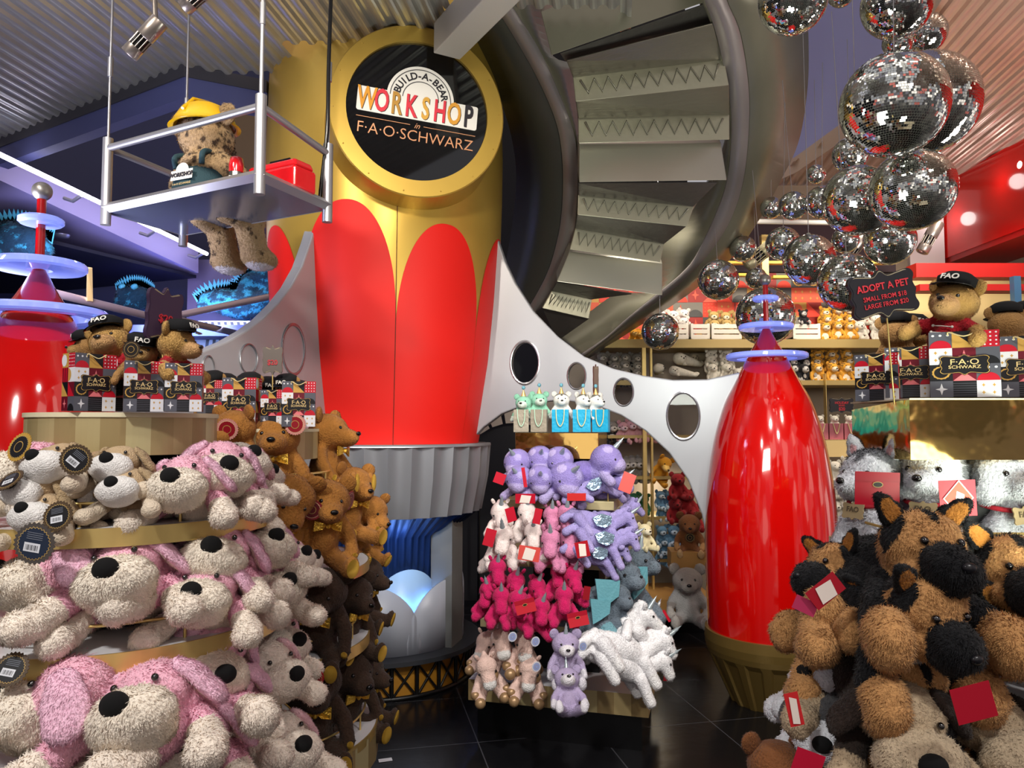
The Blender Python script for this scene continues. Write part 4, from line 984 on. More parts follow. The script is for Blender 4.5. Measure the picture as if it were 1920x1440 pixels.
# ---- swing tags
def scallop_tag(parent, loc, rot, r=.1, face='#15161A', rim='#4A3A28', sticker=True, seal=False):
    mb = MB(); n = 56
    o1 = [(r * (1 + .05 * math.cos(PI * k)) * math.cos(2 * PI * k / n), r * (1 + .05 * math.cos(PI * k)) * math.sin(2 * PI * k / n)) for k in range(n)]
    mb.prism([(x, 0, z) for x, z in o1], [(x, r * .06, z) for x, z in o1], rim)
    mb.poly([(x * .8, -r * .02, z * .8) for x, z in o1], '#B99A5C' if not seal else '#E8C9A0'); mb.poly([(x * .76, -r * .03, z * .76) for x, z in o1], face)
    if sticker:
        mb.poly([(-.45 * r, -r * .05, -.42 * r), (.35 * r, -r * .05, -.42 * r), (.35 * r, -r * .05, .02 * r), (-.45 * r, -r * .05, .02 * r)], '#DADCE2')
        for k in range(11): x = (-.36 + k * .058) * r; mb.poly([(x, -r * .06, -.34 * r), (x + (.012 + .012 * (k % 3)) * r, -r * .06, -.34 * r), (x + (.012 + .012 * (k % 3)) * r, -r * .06, -.08 * r), (x, -r * .06, -.08 * r)], '#2a2a30')
        for k in range(4): mb.poly([(-.4 * r, -r * .05, (.2 + .1 * k) * r), (.4 * r, -r * .05, (.2 + .1 * k) * r), (.4 * r, -r * .05, (.235 + .1 * k) * r), (-.4 * r, -r * .05, (.235 + .1 * k) * r)], '#6f7480')
    else:
        mb.poly([(r * .4 * math.cos(2 * PI * k / 20), -r * .05, r * .4 * math.sin(2 * PI * k / 20)) for k in range(20)], '#A9874A'); mb.poly([(r * .34 * math.cos(2 * PI * k / 20), -r * .06, r * .34 * math.sin(2 * PI * k / 20)) for k in range(20)], face)
    return mb.build('hang_tag', M_VC, parent, loc, [R(a) for a in rot])
def add_tag(t_e, px, py, Y, rot, r, **kw):   # a tag of one toy, given where it hangs
    bpy.context.view_layer.update(); M = t_e.matrix_world.inverted(); s_ = t_e.scale[0]
    o = scallop_tag(None, (0, 0, 0), (0, 0, 0), r / s_, **kw); o.parent = t_e
    W = Matrix.Translation(at(px, py, Y)) @ Euler([R(a) for a in rot]).to_matrix().to_4x4()
    L = M @ W; o.location = L.translation; o.rotation_euler = (t_e.matrix_world.to_3x3().normalized().inverted() @ Euler([R(a) for a in rot]).to_matrix()).to_euler(); return o
def card(t_e, px, py, Y, w_, h_, rot, col='#B5122A', deco=None):
    bpy.context.view_layer.update(); M = t_e.matrix_world.inverted(); s_ = t_e.scale[0]; w_ /= s_; h_ /= s_; t = .0012 / s_
    mb = MB(); mb.prism([(-w_ / 2, 0, -h_ / 2), (w_ / 2, 0, -h_ / 2), (w_ / 2, 0, h_ / 2), (-w_ / 2, 0, h_ / 2)], [(-w_ / 2, t, -h_ / 2), (w_ / 2, t, -h_ / 2), (w_ / 2, t, h_ / 2), (-w_ / 2, t, h_ / 2)], col)
    if deco == 'flap':
        mb.prism([(-w_ / 2, -t, h_ * .2), (w_ / 2, -t, h_ * .2), (w_ / 2, -t, h_ / 2), (-w_ / 2, -t, h_ / 2)], [(-w_ / 2, 0, h_ * .2), (w_ / 2, 0, h_ * .2), (w_ / 2, 0, h_ / 2), (-w_ / 2, 0, h_ / 2)], '#A81228')
        mb.poly([(w_ * .12 * math.cos(2 * PI * k / 24), -t * 2, h_ * .12 + h_ * .09 * math.sin(2 * PI * k / 24)) for k in range(24)], '#C9AC62'); mb.poly([(w_ * .10 * math.cos(2 * PI * k / 24), -t * 2.3, h_ * .12 + h_ * .07 * math.sin(2 * PI * k / 24)) for k in range(24)], '#17130f')
    if deco == 'diamond':
        for q, c_, l in ((.42, '#E8E0D8', 2), (.38, '#D2452A', 2.4)): mb.poly([(-q * w_, -t * l, 0), (-q * .1 * w_, -t * l, -q * 1.2 * h_), (q * w_, -t * l, 0), (q * .1 * w_, -t * l, q * 1.2 * h_)], c_)
        mb.poly([(-.1 * w_, -t * 3, -.1 * h_), (.12 * w_, -t * 3, -.2 * h_), (.16 * w_, -t * 3, .1 * h_), (-.04 * w_, -t * 3, .2 * h_)], '#F0E6DC')
    if deco == 'strip': mb.poly([(-.3 * w_, -t * 2, -.4 * h_), (.2 * w_, -t * 2, -.45 * h_), (.3 * w_, -t * 2, .3 * h_), (-.2 * w_, -t * 2, .4 * h_)], '#E6D9CF')
    o = mb.build('gift_card', M_VC, t_e); L = M @ Matrix.Translation(at(px, py, Y)); o.location = L.translation
    o.rotation_euler = (t_e.matrix_world.to_3x3().normalized().inverted() @ Euler([R(a) for a in rot]).to_matrix()).to_euler(); return o
# ---- the kinds
def dog(nm, head, muz, body, belly, paw, earo, eari, blades=26000, blen=.026, vox=.018, lumpy=(.009, 30), up=False, ear=True, top='round'):
    t = Toy(nm, (0, -.46, .42))
    L = [E((0, -.14, .44), (.235, .205, .185), head), E((0, -.40, .39), (.255, .175, .165), muz), E((0, -.36, .30), (.215, .16, .12), muz),
         E((0, .22, .26), (.24, .34, .22), body), E((0, .10, .16), (.21, .26, .14), belly)]
    L += mir(CP((.2, -.08, .25), (.36, -.36, .13), .085, .105, body, paw) + [E((.38, -.44, .13), (.115, .12, .105), paw)])
    L += mir(CP((.2, .35, .16), (.42, .16, .10), .10, .11, body, paw) + [E((.47, .08, .11), (.12, .12, .12), paw)])
    me = blob(nm, L, vox, blades, blen, .0045, 6, None, lumpy)
    t.part('body', me)
    if ear:
        em = ear_mesh(nm + 'ear', [E((0, 0, -.02), (.04, .09, .08), earo), E((.03, .0, -.15), (.05, .12, .15), earo), E((.045, -.01, -.24), (.045, .11, .10), earo)], vox=.014, blades=2500, blen=blen * .8, bw=.004, paint=[E((-.03, 0, -.2), (.045, .14, .2), eari)], lumpy=(.004, 24))
        for s_ in (-1, 1):
            o = t.part('ear', em, None, (s_ * .185, -.13, .56), (0, -28 * s_, 12 * s_)); o.scale = (s_, 1, 1)
    ball_part(t, 'nose', (0, -.515, .505), (.078, .062, .070), M_NOSE); eyes(t, .12, -.30, .555, .021)
    return t
PCR = '#F6EAD8'
pinkdog = dog('pink_plush_dog', '#F8BDD0', PCR, '#F4B6CB', PCR, '#F5E8D8', '#F6C6DC', '#F2DFD4')
whitedog = dog('plush_dog', '#F2E6D8', '#F4E8D8', '#F4C3CE', PCR, '#F3E6D6', '#F0C3CC', '#EAD6CB', blades=13000)
beigedog = dog('beige_plush_dog', '#BFA480', '#EAE6E2', '#AE9170', '#AE9170', '#DCCBB4', '#B59C78', '#A39C92', blades=5000, blen=.008, lumpy=(.003, 15), vox=.024)
ball_cap = None
def teddy(nm, col, muz=None, belly=None, pad=None, bow=None, blades=12000, blen=.014, vox=.02, seam=None, earc=None, pawc=None, foot=None, paint=None, body=None, armup=0, legs=True, snout=1., eyer=.018, lumpy=(.004, 18), eari=None, smallf=False):
    muz = muz or col; belly = belly or col; body = body or col; pawc = pawc or col; foot = foot or pawc
    t = Toy(nm, (0, -.12, .64))
    L = [E((0, 0, .26), (.185, .16, .24), body), E((0, -.05, .25), (.15, .14, .18), belly), E((0, -.02, .65), (.235, .205, .195), col), E((0, -.20, .59), (.125, .135 * snout, .10), muz)]
    if armup: L += mir(CP((.15, -.02, .42), (.29, -.08, .36), .075, .075, body, body) + CP((.29, -.08, .36), (.34, -.19, .28), .08, .085, col, pawc))
    else: L += mir(CP((.15, -.01, .46), (.25, -.08, .33), .072, .068, body) + CP((.25, -.08, .33), (.28, -.20, .18), .068, .06, col, pawc))
    if legs: L += mir(CP((.11, -.06, .11), (.20, -.36, .09), .095, .08, body, col) + [E((.215, -.42, .13), (.075, .05, .115), foot)])
    t.part('body', blob(nm, L, vox, blades, blen, .0035, 7, paint, lumpy))
    em = ear_mesh(nm + 'ear', [E((0, 0, 0), (.088, .036, .088), earc or col)], vox=.013, blades=1200 if blades else 0, blen=blen * .8, bw=.003, smooth=3, lumpy=None, paint=[E((0, -.045, -.005), (.05, .035, .052), eari)] if eari else None)
    for s_ in (-1, 1): t.part('ear', em, None, (s_ * .19, .0, .815), (0, 28 * s_, -18 * s_))
    eyes(t, .092, -.195, .69, eyer * 1.15)
    ball_part(t, 'nose', (0, -.20 - .13 * snout, .635), (.038, .022, .024), M_EYE if not bow else M_BLK)
    if bow or armup:
        y_ = -.20 - .13 * snout; MB().tube(spline([(-.035, y_ + .028, .565), (-.015, y_ + .014, .556), (0, y_ + .008, .575), (.015, y_ + .014, .556), (.035, y_ + .028, .565)], 4), .0035, 5).tube([(0, y_ + .006, .62), (0, y_ + .006, .575)], .003, 5).build('mouth', M_BLK, t.e)
    if pad:
        for s_ in (-1, 1):
            ball_part(t, 'foot_pad', (s_ * .217, -.462, .13), (.058, .016, .092), M_GOLDF, (0, 0, 0))
            ball_part(t, 'paw_pad', (s_ * .285, -.235, .165), (.032, .028, .05), M_GOLDF, (35, 0, 0))
    if bow:
        mb = MB()
        for s_ in (-1, 1):
            A = [(s_ * .012, -.20, .455), (s_ * .05, -.225, .485), (s_ * .13, -.21, .50), (s_ * .13, -.21, .40), (s_ * .05, -.225, .425)]
            mb.prism(A if s_ < 0 else A[::-1], [(x, y + .02, z) for x, y, z in (A if s_ < 0 else A[::-1])])
        mb.sphere((0, -.22, .455), (.022, .02, .026), 10, 8); mb.build('bow_tie', M_GOLDF, t.e)
    return t
goldbear = teddy('teddy_bear', '#A87030', pad=1, bow=1, snout=1.25, lumpy=(.004, 14))
darkbear = teddy('dark_brown_teddy_bear', '#38261A', pad=1, bow=1, snout=1.25, lumpy=(.004, 14))
GOLDB = '#C49A58'
def capbear():
    t = teddy('uniformed_teddy_bear', GOLDB, muz='#CFA26C', body='#B01022', belly='#B01022', armup=1, legs=False, snout=1.1, blades=14000, blen=.022, paint=[E((0, 0, .04), (.3, .3, .14), '#0E0E12')])
    mb = MB().lathe([(.0, .12), (.10, .115), (.155, .07), (.15, .0), (.14, -.01)], 32, (0, 0, 0)); cp = mb.build('cap', mat('black_felt', '#0B0B0E', .9), t.e, (0, -.05, .815), (R(-4), 0, 0)); cp.scale = (1.2, 1.2, 1.1)
    MB().lathe([(.15, 0), (.20, -.02), (.205, -.025), (.15, -.012)], 24, a0=-1.1, a1=1.1).build('peak', M_BLK, cp)
    text('lettering', 'FAO', .075, M_TEXTW, cp, (0, -.158, .045), (PI / 2 - .3, 0, 0), .003, .002)
    mb = MB()
    for z, y in ((.38, -.182), (.31, -.198), (.24, -.198)):
        mb.tube([(-.09, y + .008, z), (0, y - .006, z), (.09, y + .008, z)], .006, 6)
        for x in (-.09, .09): mb.sphere((x, y + .005, z), (.015, .009, .015), 10, 6)
    mb.build('jacket_braid', M_TEXTW, t.e)
    return t
officer = capbear()
def capsmall():
    t = teddy('capped_bear', '#A67C48', muz='#AE8850', blades=5000, blen=.016, vox=.028, legs=False)
    mb = MB().lathe([(.0, .13), (.11, .125), (.17, .08), (.165, .0), (.15, -.01)], 24); cp = mb.build('cap', mat('black_felt'), t.e, (0, -.05, .80), (R(10), 0, 0)); cp.scale = (1.25, 1.25, 1.15)
    MB().lathe([(.16, 0), (.21, -.02), (.215, -.025), (.16, -.012)], 20, a0=-1.1, a1=1.1).build('peak', M_BLK, cp)
    text('lettering', 'FAO', .085, M_TEXTW, cp, (0, -.172, .045), (PI / 2 - .25, 0, 0), .003, .002)
    return t
capb = capsmall()
def cone_mesh(r, h, n=14, tw=0): 
    mb = MB(); return mb.lathe([(r, 0), (r * .92, h * .12), (r * .8, h * .16), (r * .78, h * .35), (r * .6, h * .4), (r * .55, h * .65), (r * .33, h * .7), (0, h)], n).mesh('horn')
_horn = cone_mesh(.04, .2)
M_HORN = mat('pearl_horn', '#A5B2B8', .25, .5)
_hair = None
def unicorn(nm, col, muz=None, hoof=None, mane=None, horn=True, blades=7000, blen=.014, vox=.022, pose='sit', horncol=None, hoofm=None, ey=.016):
    muz = muz or col; hoof = hoof or col; mane = mane or col
    t = Toy(nm, (0, -.15, .40))
    L = [E((0, .02, .18), (.165, .15, .165), col), E((0, -.04, .46), (.165, .16, .165), col), E((0, -.18, .36), (.115, .12, .11), col), E((0, -.255, .305), (.11, .09, .09), muz), E((0, .03, .3), (.10, .10, .12), col)]
    L += mir(CP((.12, -.02, .26), (.23, -.18, .14), .068, .066, col, hoof) + CP((.10, -.05, .09), (.18, -.28, .06), .085, .08, col, hoof))
    L += [E((0, .10, .55), (.05, .07, .09), mane), E((0, .13, .43), (.05, .06, .1), mane), E((0, .12, .32), (.05, .06, .1), mane)]
    if hoofm: pass
    t.part('body', blob(nm, L, vox, blades, blen, .0035, 6, None, (.004, 18)))
    em = ear_mesh(nm + 'ear', [E((0, 0, 0), (.035, .02, .055), col)], vox=.012, blades=400, blen=blen * .7, bw=.003, smooth=2, lumpy=None)
    for s_ in (-1, 1): t.part('ear', em, None, (s_ * .12, -.01, .63), (0, 30 * s_, 0))
    if horn: t.part('horn', _horn, horncol or M_HORN, (0, -.10, .60), (22, 0, 0))
    eyes(t, .125, -.15, .43, ey)
    if hoofm:
        for s_ in (-1, 1): ball_part(t, 'hoof', (s_ * .235, -.20, .125), .07, hoofm); ball_part(t, 'hoof', (s_ * .185, -.31, .06), .082, hoofm)
    return t
hotuni = unicorn('magenta_unicorn', '#C4105A'); pinkuni = unicorn('pink_unicorn', '#D383A8'); whiteuni = unicorn('cream_unicorn', '#EAD9D5', hoof='#EDE0DC')
goldhoof = unicorn('hoofed_plush_pony', '#E4C3B6', muz='#DEDAD6', horn=False, hoofm=mat('bronze_hoof_fabric', '#A58560', .35, .35), ey=.02)
def lilacbear():
    t = teddy('lilac_unicorn_bear', '#B3A4C6', muz='#EAE6EA', pawc='#DDD9E0', foot='#DDD9E0', blades=9000, blen=.018); t.part('horn', _horn, M_HORN, (0, -.06, .83), (12, 0, 0)); return t
lilb = lilacbear()
def hornhead():
    t = Toy('purple_horned_plush', (0, -.2, .35))
    L = [E((0, -.02, .36), (.24, .23, .23), '#8F80C0'), E((0, -.18, .27), (.15, .12, .11), '#A99CCB'), E((0, .35, .2), (.2, .3, .18), '#8070B5'), E((0, .1, .2), (.18, .2, .15), '#9488C4')]
    L += mir(CP((.15, .0, .15), (.28, -.12, .06), .07, .075, '#A99CCB'))
    P = [E((x, y, z), (.07, .07, .07), c) for x, y, z, c in ((.1, -.2, .5, '#A89CD0'), (-.15, -.1, .52, '#B4A6D4'), (0, .1, .56, '#7E6FB4'), (.2, .0, .4, '#A89CD0'), (-.1, .45, .3, '#A89CD0'), (.12, .3, .36, '#A296CC'), (-.2, -.05, .28, '#7E6FB4'))]
    t.part('body', blob('hornhead', L, .022, 8000, .014, .004, 6, P, (.004, 14))); t.part('horn', _horn, M_HORN, (0, -.17, .53), (48, 0, 0)); eyes(t, .15, -.18, .36, .02)
    return t
horn = hornhead()
def lying(nm, col, muz, hoof, mane, wing=None, hornb=True, blades=10000, blen=.014):
    t = Toy(nm, (.3, -.1, .3))
    L = [E((0, 0, .22), (.42, .165, .17), col)] + CP((.3, 0, .28), (.47, -.02, .47), .12, .10, col) + [E((.53, -.04, .54), (.12, .10, .105), col)] + CP((.56, -.06, .52), (.68, -.09, .42), .085, .07, col, muz)
    L += CP((.32, -.12, .2), (.55, -.2, .02), .08, .07, col, hoof) + CP((.25, .12, .15), (.5, .1, .02), .08, .07, col, hoof) + CP((-.3, -.12, .2), (-.05, -.24, .04), .10, .07, col, hoof) + CP((-.36, .1, .15), (-.3, .2, .05), .09, .07, col, hoof)
    L += CP((-.4, 0, .28), (-.52, -.04, .1), .06, .08, mane) + [E(p, .06, mane) for p in ((.44, .05, .62), (.36, .05, .54), (.28, .05, .45), (.5, .02, .66))]
    t.part('body', blob(nm, L, .022, blades, blen, .0035, 6, None, (.004, 16)))
    em = ear_mesh(nm + 'ear', [E((0, 0, 0), (.035, .02, .06), col)], vox=.012, blades=400, blen=blen * .7, bw=.003, smooth=2, lumpy=None)
    t.part('ear', em, None, (.49, -.10, .66), (20, -10, 0)); t.part('ear', em, None, (.49, .04, .66), (-20, -10, 0))
    if hornb: t.part('horn', _horn, M_HORN, (.56, -.05, .62), (8, 30, 0))
    for y in (-.135, .05): ball_part(t, 'eye', (.585, y, .545), .017, M_EYE)
    if wing:
        A = [(-.1, -.20, .30), (.02, -.23, .42), (.2, -.22, .44), (.24, -.22, .32), (.16, -.24, .22), (.0, -.24, .2)]; MB().prism(A, [(x, y + .03, z) for x, y, z in A]).build('wing', wing, t.e)
    return t
M_IRI = mat('iridescent_wing_fabric', '#A9C4DC', .18, .7, var=.25, vscale=5, bump=.4, bscale=20)
peg = lying('lilac_pegasus', '#9C90C8', '#A89CD0', '#A89CD0', '#A296CC', M_IRI)
wuni = lying('white_unicorn', '#EEECEE', '#F0EEEE', '#F0EEEE', '#F0EEF0', None, blades=13000, blen=.022)
def dragon():
    t = Toy('grey_plush_dragon', (.1, -.1, .4))
    L = [E((0, 0, .26), (.3, .2, .25), '#5E6A76'), E((.26, -.03, .62), (.16, .15, .15), '#626E7A'), E((.34, -.12, .55), (.11, .12, .09), '#6A7682')] + CP((.15, 0, .4), (.26, -.02, .58), .15, .12, '#5E6A76')
    L += CP((.2, -.1, .25), (.3, -.25, .05), .09, .085, '#5E6A76', '#6C7884') + CP((-.1, -.12, .2), (.0, -.28, .04), .11, .09, '#5E6A76', '#6C9AA6') + CP((.28, .1, .3), (.42, 0, .1), .09, .09, '#5E6A76') + CP((-.25, 0, .2), (-.5, 0, .1), .12, .04, '#5E6A76')
    t.part('body', blob('dragon', L, .024, 9000, .018, .004, 6, None, (.006, 20)))
    A = [(-.15, -.24, .62), (.12, -.26, .60), (.10, -.28, .44), (-.02, -.29, .36), (-.12, -.28, .30)]
    MB().prism(A, [(x, y + .03, z) for x, y, z in A]).build('wing', mat('teal_velour', '#5A94A0', .7, bump=.2, bscale=40), t.e)
    t.part('horn', _horn, mat('teal_velour'), (.24, -.06, .74), (10, 0, 0)); ball_part(t, 'eye', (.38, -.19, .62), .018, M_EYE); ball_part(t, 'eye', (.2, -.17, .64), .018, M_EYE)
    return t
drag = dragon()
W_, G_ = '#D6D8DF', '#6C6E74'
def husky():
    t = Toy('husky_plush', (0, -.12, .60))
    L = [E((0, .05, .24), (.18, .19, .22), G_), E((0, -.08, .27), (.14, .12, .19), W_), E((0, -.03, .62), (.195, .17, .165), W_), E((0, -.21, .565), (.085, .125, .07), W_), E((.11, -.08, .54), (.1, .1, .09), W_), E((-.11, -.08, .54), (.1, .1, .09), W_)]
    L += mir(CP((.10, -.12, .30), (.12, -.22, .07), .078, .072, W_) + [E((.125, -.265, .045), (.075, .095, .055), W_), E((.2, .0, .13), (.11, .15, .13), G_), E((.24, -.16, .05), (.07, .12, .055), W_)])
    L += CP((0, .22, .12), (.25, .3, .1), .08, .06, G_, W_)
    P = [E((0, .05, .69), (.24, .19, .17), G_), E((.2, -.0, .6), (.06, .12, .12), G_), E((-.2, -.0, .6), (.06, .12, .12), G_), E((0, -.12, .76), (.035, .12, .07), G_), E((.08, -.16, .68), (.055, .07, .035), W_), E((-.08, -.16, .68), (.055, .07, .035), W_), E((0, .12, .45), (.2, .1, .15), G_)]
    t.part('body', blob('husky', L, .018, 26000, .026, .0035, 6, P, (.005, 24)))
    em = ear_mesh('huskyear', [E((0, 0, 0), (.062, .03, .05), W_), E((.0, 0, .05), (.042, .025, .05), W_), E((.0, 0, .09), (.022, .018, .035), W_), E((0, .022, .03), (.055, .02, .08), '#1A1A1E')], vox=.011, blades=1800, blen=.014, bw=.0025, smooth=3, lumpy=None, paint=[E((0, -.04, .02), (.028, .03, .04), '#D3A3A6')])
    for s_ in (-1, 1): t.part('ear', em, None, (s_ * .13, -.01, .76), (0, 18 * s_, -15 * s_))
    eyes(t, .08, -.185, .635, .018); ball_part(t, 'nose', (0, -.335, .59), (.028, .02, .022), M_EYE)
    c = MB().tube([(.135 * math.sin(2 * PI * k / 32), -.04 - .135 * math.cos(2 * PI * k / 32), 0.455 - .03 * math.cos(2 * PI * k / 32)) for k in range(33)], .014, 8, cap=False).build('collar', mat('red_collar_felt', '#9E1224', .8), t.e)
    mb = MB(); A = plaque_outline(.075, .05); mb.prism([(x, 0, z) for x, z in A], [(x, .008, z) for x, z in A]); g_ = mb.build('name_tag', mat('kraft_card', '#A08C68', .8), t.e, (0, -.225, .40), (R(-12), 0, 0))
    text('lettering', 'FAO', .045, mat('kraft_ink', '#5A4C38', .8), g_, (0, -.003, .008), (PI / 2, 0, 0), .001, .001)
    return t
husk = husky()
TN, BK = '#C6935C', '#0A0B10'
def shepherd():
    t = Toy('shepherd_plush', (0, -.40, .48))
    L = [E((0, -.10, .52), (.235, .21, .215), TN), E((0, -.36, .44), (.155, .17, .145), BK), E((0, -.24, .40), (.21, .15, .13), TN), E((0, .25, .30), (.24, .36, .22), BK), E((0, -.1, .25), (.14, .14, .12), '#D9D4CC')]
    L += mir(CP((.18, -.02, .28), (.31, -.25, .12), .095, .11, BK, BK) + [E((.33, -.36, .08), (.13, .145, .15), TN), E((.34, -.42, .04), (.125, .12, .14), TN)])
    L += mir(CP((.2, .4, .22), (.40, .2, .12), .12, .11, BK, TN) + [E((.45, .1, .08), (.13, .14, .14), TN)])
    P = [E((0, .08, .62), (.24, .22, .20), BK), E((0, -.20, .78), (.05, .14, .10), BK), E((.19, -.12, .60), (.09, .07, .13), BK), E((-.19, -.12, .60), (.09, .07, .13), BK), E((.09, -.28, .66), (.075, .07, .06), TN), E((-.09, -.28, .66), (.075, .07, .06), TN)]
    t.part('body', blob('shepherd', L, .017, 34000, .030, .004, 6, P, (.009, 28)))
    em = ear_mesh('shepear', [E((0, 0, 0), (.075, .03, .06), BK), E((.01, 0, .06), (.055, .026, .055), BK), E((.02, 0, .105), (.03, .02, .035), BK)], vox=.011, blades=2500, blen=.014, bw=.003, smooth=3, lumpy=None, paint=[E((.005, -.035, .03), (.05, .03, .085), '#B5762F')])
    for s_ in (-1, 1): o = t.part('ear', em, None, (s_ * .18, -.08, .70), (0, 35 * s_, -10 * s_)); o.scale = (s_ * 1.15, 1.1, 1.15)
    eyes(t, .105, -.29, .585, .024); o = ball_part(t, 'nose', (0, -.515, .49), (.040, .026, .030), mat('satin_nose', '#15151A', .3))
    return t
shep = shepherd()
gwdog = dog('grey_white_plush_dog', '#E4E6EC', '#E4E6EC', '#E4E6EC', '#E4E6EC', '#E4E6EC', '#48484B', '#48484B', blades=12000, blen=.02)
def patchify(): pass
pugdog = dog('tan_and_brown_plush_dog', '#B8A284', '#BCA88C', '#2A201A', '#2A201A', '#B8A284', '#2E211A', '#2E211A', blades=14000, blen=.022)
greydog = dog('grey_patched_plush_dog', '#4A4A4C', '#E4E6EC', '#E4E6EC', '#E4E6EC', '#E4E6EC', '#48484B', '#48484B', blades=12000, blen=.02)
# party hat minis for the bags
def partytoy(nm, col, muz, paint=None):
    t = teddy(nm, col, muz=muz, pawc=muz, blades=3500, blen=.02, vox=.03, legs=False, paint=paint)
    h_ = MB().lathe([(.075, 0), (.0, .2)], 16).build('party_hat', M_GOLD, t.e, (0, -.02, .83)); bl = blob(nm + 'pom', [E((0, 0, 0), .05, '#7CB9CC')], .02, 500, .025, .004, 1, None, None); t.part('pompom', bl, None, (0, -.02, 1.07)); 
    for s_ in (-1, 1): pass
    return t
mint = partytoy('mint_party_toy', '#86BFA6', '#C9D6CC'); hmini = partytoy('husky_party_toy', '#DAD7D2', '#E0DDD8', [E((0, .06, .80), (.27, .2, .12), '#5A564F'), E((0, -.16, .84), (.04, .1, .08), '#5A564F')])
# small shelf toys
def mini(nm, col, muz=None, paint=None, belly=None, pawc=None, **k): return teddy(nm, col, muz=muz, belly=belly, pawc=pawc, blades=2500, blen=.02, vox=.034, paint=paint, lumpy=None, **k)
polar = mini('polar_bear_toy', '#E0DACB'); tiger = mini('tiger_toy', '#D69A2E', muz='#E8DCC4', belly='#E8DCC4', paint=[E((x, -.1, z), (.05, .2, .018), '#3A2A18') for x, z in ((.14, .76), (-.14, .76), (.19, .68), (-.19, .68), (0, .82))])
gorilla = mini('gorilla_toy', '#15141A', muz='#C9C5C0', paint=[E((0, -.24, .65), (.14, .11, .12), '#C9C5C0')], pawc='#B5B1AC')
santa = mini('white_and_red_bear_toy', '#E8E0D8', belly='#C22418', body='#C22418'); owl = mini('tan_sloth_toy', '#B99A5C', muz='#E6D8B8', belly='#D8C490')
lemur = mini('black_and_white_toy', '#8B857C', muz='#D8D0C2', pawc='#16151A', body='#1A191C', belly='#D8D0C2'); pinkm = mini('pink_pony_toy', '#C9949A', muz='#DDBFC0'); bluem = mini('blue_walrus_toy', '#5C84A4', muz='#B9CAD8', pawc='#B9CAD8', foot='#B9CAD8')
brownb = mini('brown_shelf_bear', '#7A4A26', pawc='#B98A5A', foot='#C8A070'); orangem = mini('orange_plush_giraffe', '#C98A1A', muz='#DDB560', snout=1.6); redm = mini('red_plush_toy', '#8A1016'); silver = mini('silver_wrapped_rabbit', '#A29A94', pawc='#DAD4CC', foot='#DAD4CC', belly='#B8B6B4', body='#B8B6B4')
greenm = mini('green_plush_toy', '#2F6A48'); creamm = mini('cream_party_pony', '#DDD0A8', muz='#E6DCC0'); greym = mini('grey_shelf_toy', '#7B756E', muz='#B0A8A0')
def seal(nm, col):
    t = Toy(nm, (.0, -.15, .3)); L = CP((.0, -.1, .3), (.9, .1, .15), .2, .09, col) + [E((0, -.2, .3), (.17, .16, .17), col), E((.15, -.2, .1), (.06, .14, .04), col), E((.95, .1, .2), (.12, .05, .08), col)]
    t.part('body', blob(nm, L, .03, 3000, .02, .004, 6, None, None)); eyes(t, .07, -.34, .34, .02); ball_part(t, 'nose', (0, -.37, .29), .025, M_EYE); return t
sealt = seal('white_seal_toy', '#E2DCCB')
# ================================================================ toys on the left round display
GP = 'pink dogs on the brass shelves'
def P1(t, px, py, R_, off, s, rz, rx, ry, lab, C=None, grp=GP, **k):
    C = C or C1; return place(t, px, py, ringY(px, C, R_) + off, s, rz, rx, ry, lab, 'soft toy', grp)
pd = 'pink dog toy '
a1 = P1(pinkdog, 208, 1088, .44, -.01, .36, 12, 2, -12, pd + 'sprawled in the centre of the middle shelf, belly over rail')
P1(pinkdog, 396, 1043, .44, .02, .33, 10, -4, 6, pd + 'high on the middle shelf, nose lifted, right of the centre one')
P1(pinkdog, 364, 1125, .44, -.03, .31, 4, 4, -2, pd + 'low on the middle shelf, chin resting on the brass edge')
P1(pinkdog, 512, 1020, .42, .03, .30, 38, -4, 8, pd + 'near the right end of the middle shelf, upper of two pink ones')
P1(pinkdog, 535, 1102, .44, .02, .30, 48, 2, 6, pd + 'facing right at the right end of the middle shelf, lower one')
P1(whitedog, 566, 1046, .40, .12, .27, 68, 4, 0, 'cream dog toy seen in profile behind the two pink ones at the right end', grp='cream dogs on the brass shelves')
P1(whitedog, 584, 1052, .36, .25, .26, 75, 4, 0, 'cream dog toy farthest round the right end of the middle shelf', grp='cream dogs on the brass shelves')
P1(pinkdog, 20, 1090, .44, .08, .36, -60, 10, -10, pd + 'turned away at the left picture edge of the middle shelf')
P1(pinkdog, 232, 1345, .48, -.10, .385, -2, -2, -16, pd + 'largest and nearest, in the bottom left foreground')
P1(pinkdog, 336, 1412, .48, -.05, .35, 6, 0, -4, pd + 'in the foreground with only its head above the bottom picture edge')
P1(pinkdog, 20, 1330, .47, .02, .40, -75, 10, 0, pd + 'showing only pink back at the bottom left picture corner')
P1(whitedog, 548, 1212, .44, .05, .33, 62, 14, 6, 'cream dog toy facing right with a pink ear, upper one under the middle shelf', grp='cream dogs on the brass shelves')
P1(whitedog, 545, 1275, .47, .0, .31, 60, 16, -4, 'cream dog toy facing right directly above the lowest white shelf end', grp='cream dogs on the brass shelves')
P1(pinkdog, 410, 1270, .46, .02, .34, 40, 30, 20, pd + 'with a raised cream paw just right of the biggest one')
P1(pinkdog, 430, 1350, .46, .0, .30, 30, 35, 0, pd + 'half buried between the biggest one and the brass post')
P1(whitedog, 560, 1410, .50, .0, .33, 50, 6, 0, 'cream dog toy facing right in the lowest row at the bottom picture edge', grp='cream dogs on the brass shelves')
P1(pinkdog, 424, 885, .40, -.02, .30, 30, 8, 10, pd + 'on top of the upper shelf pile with its head tilted right')
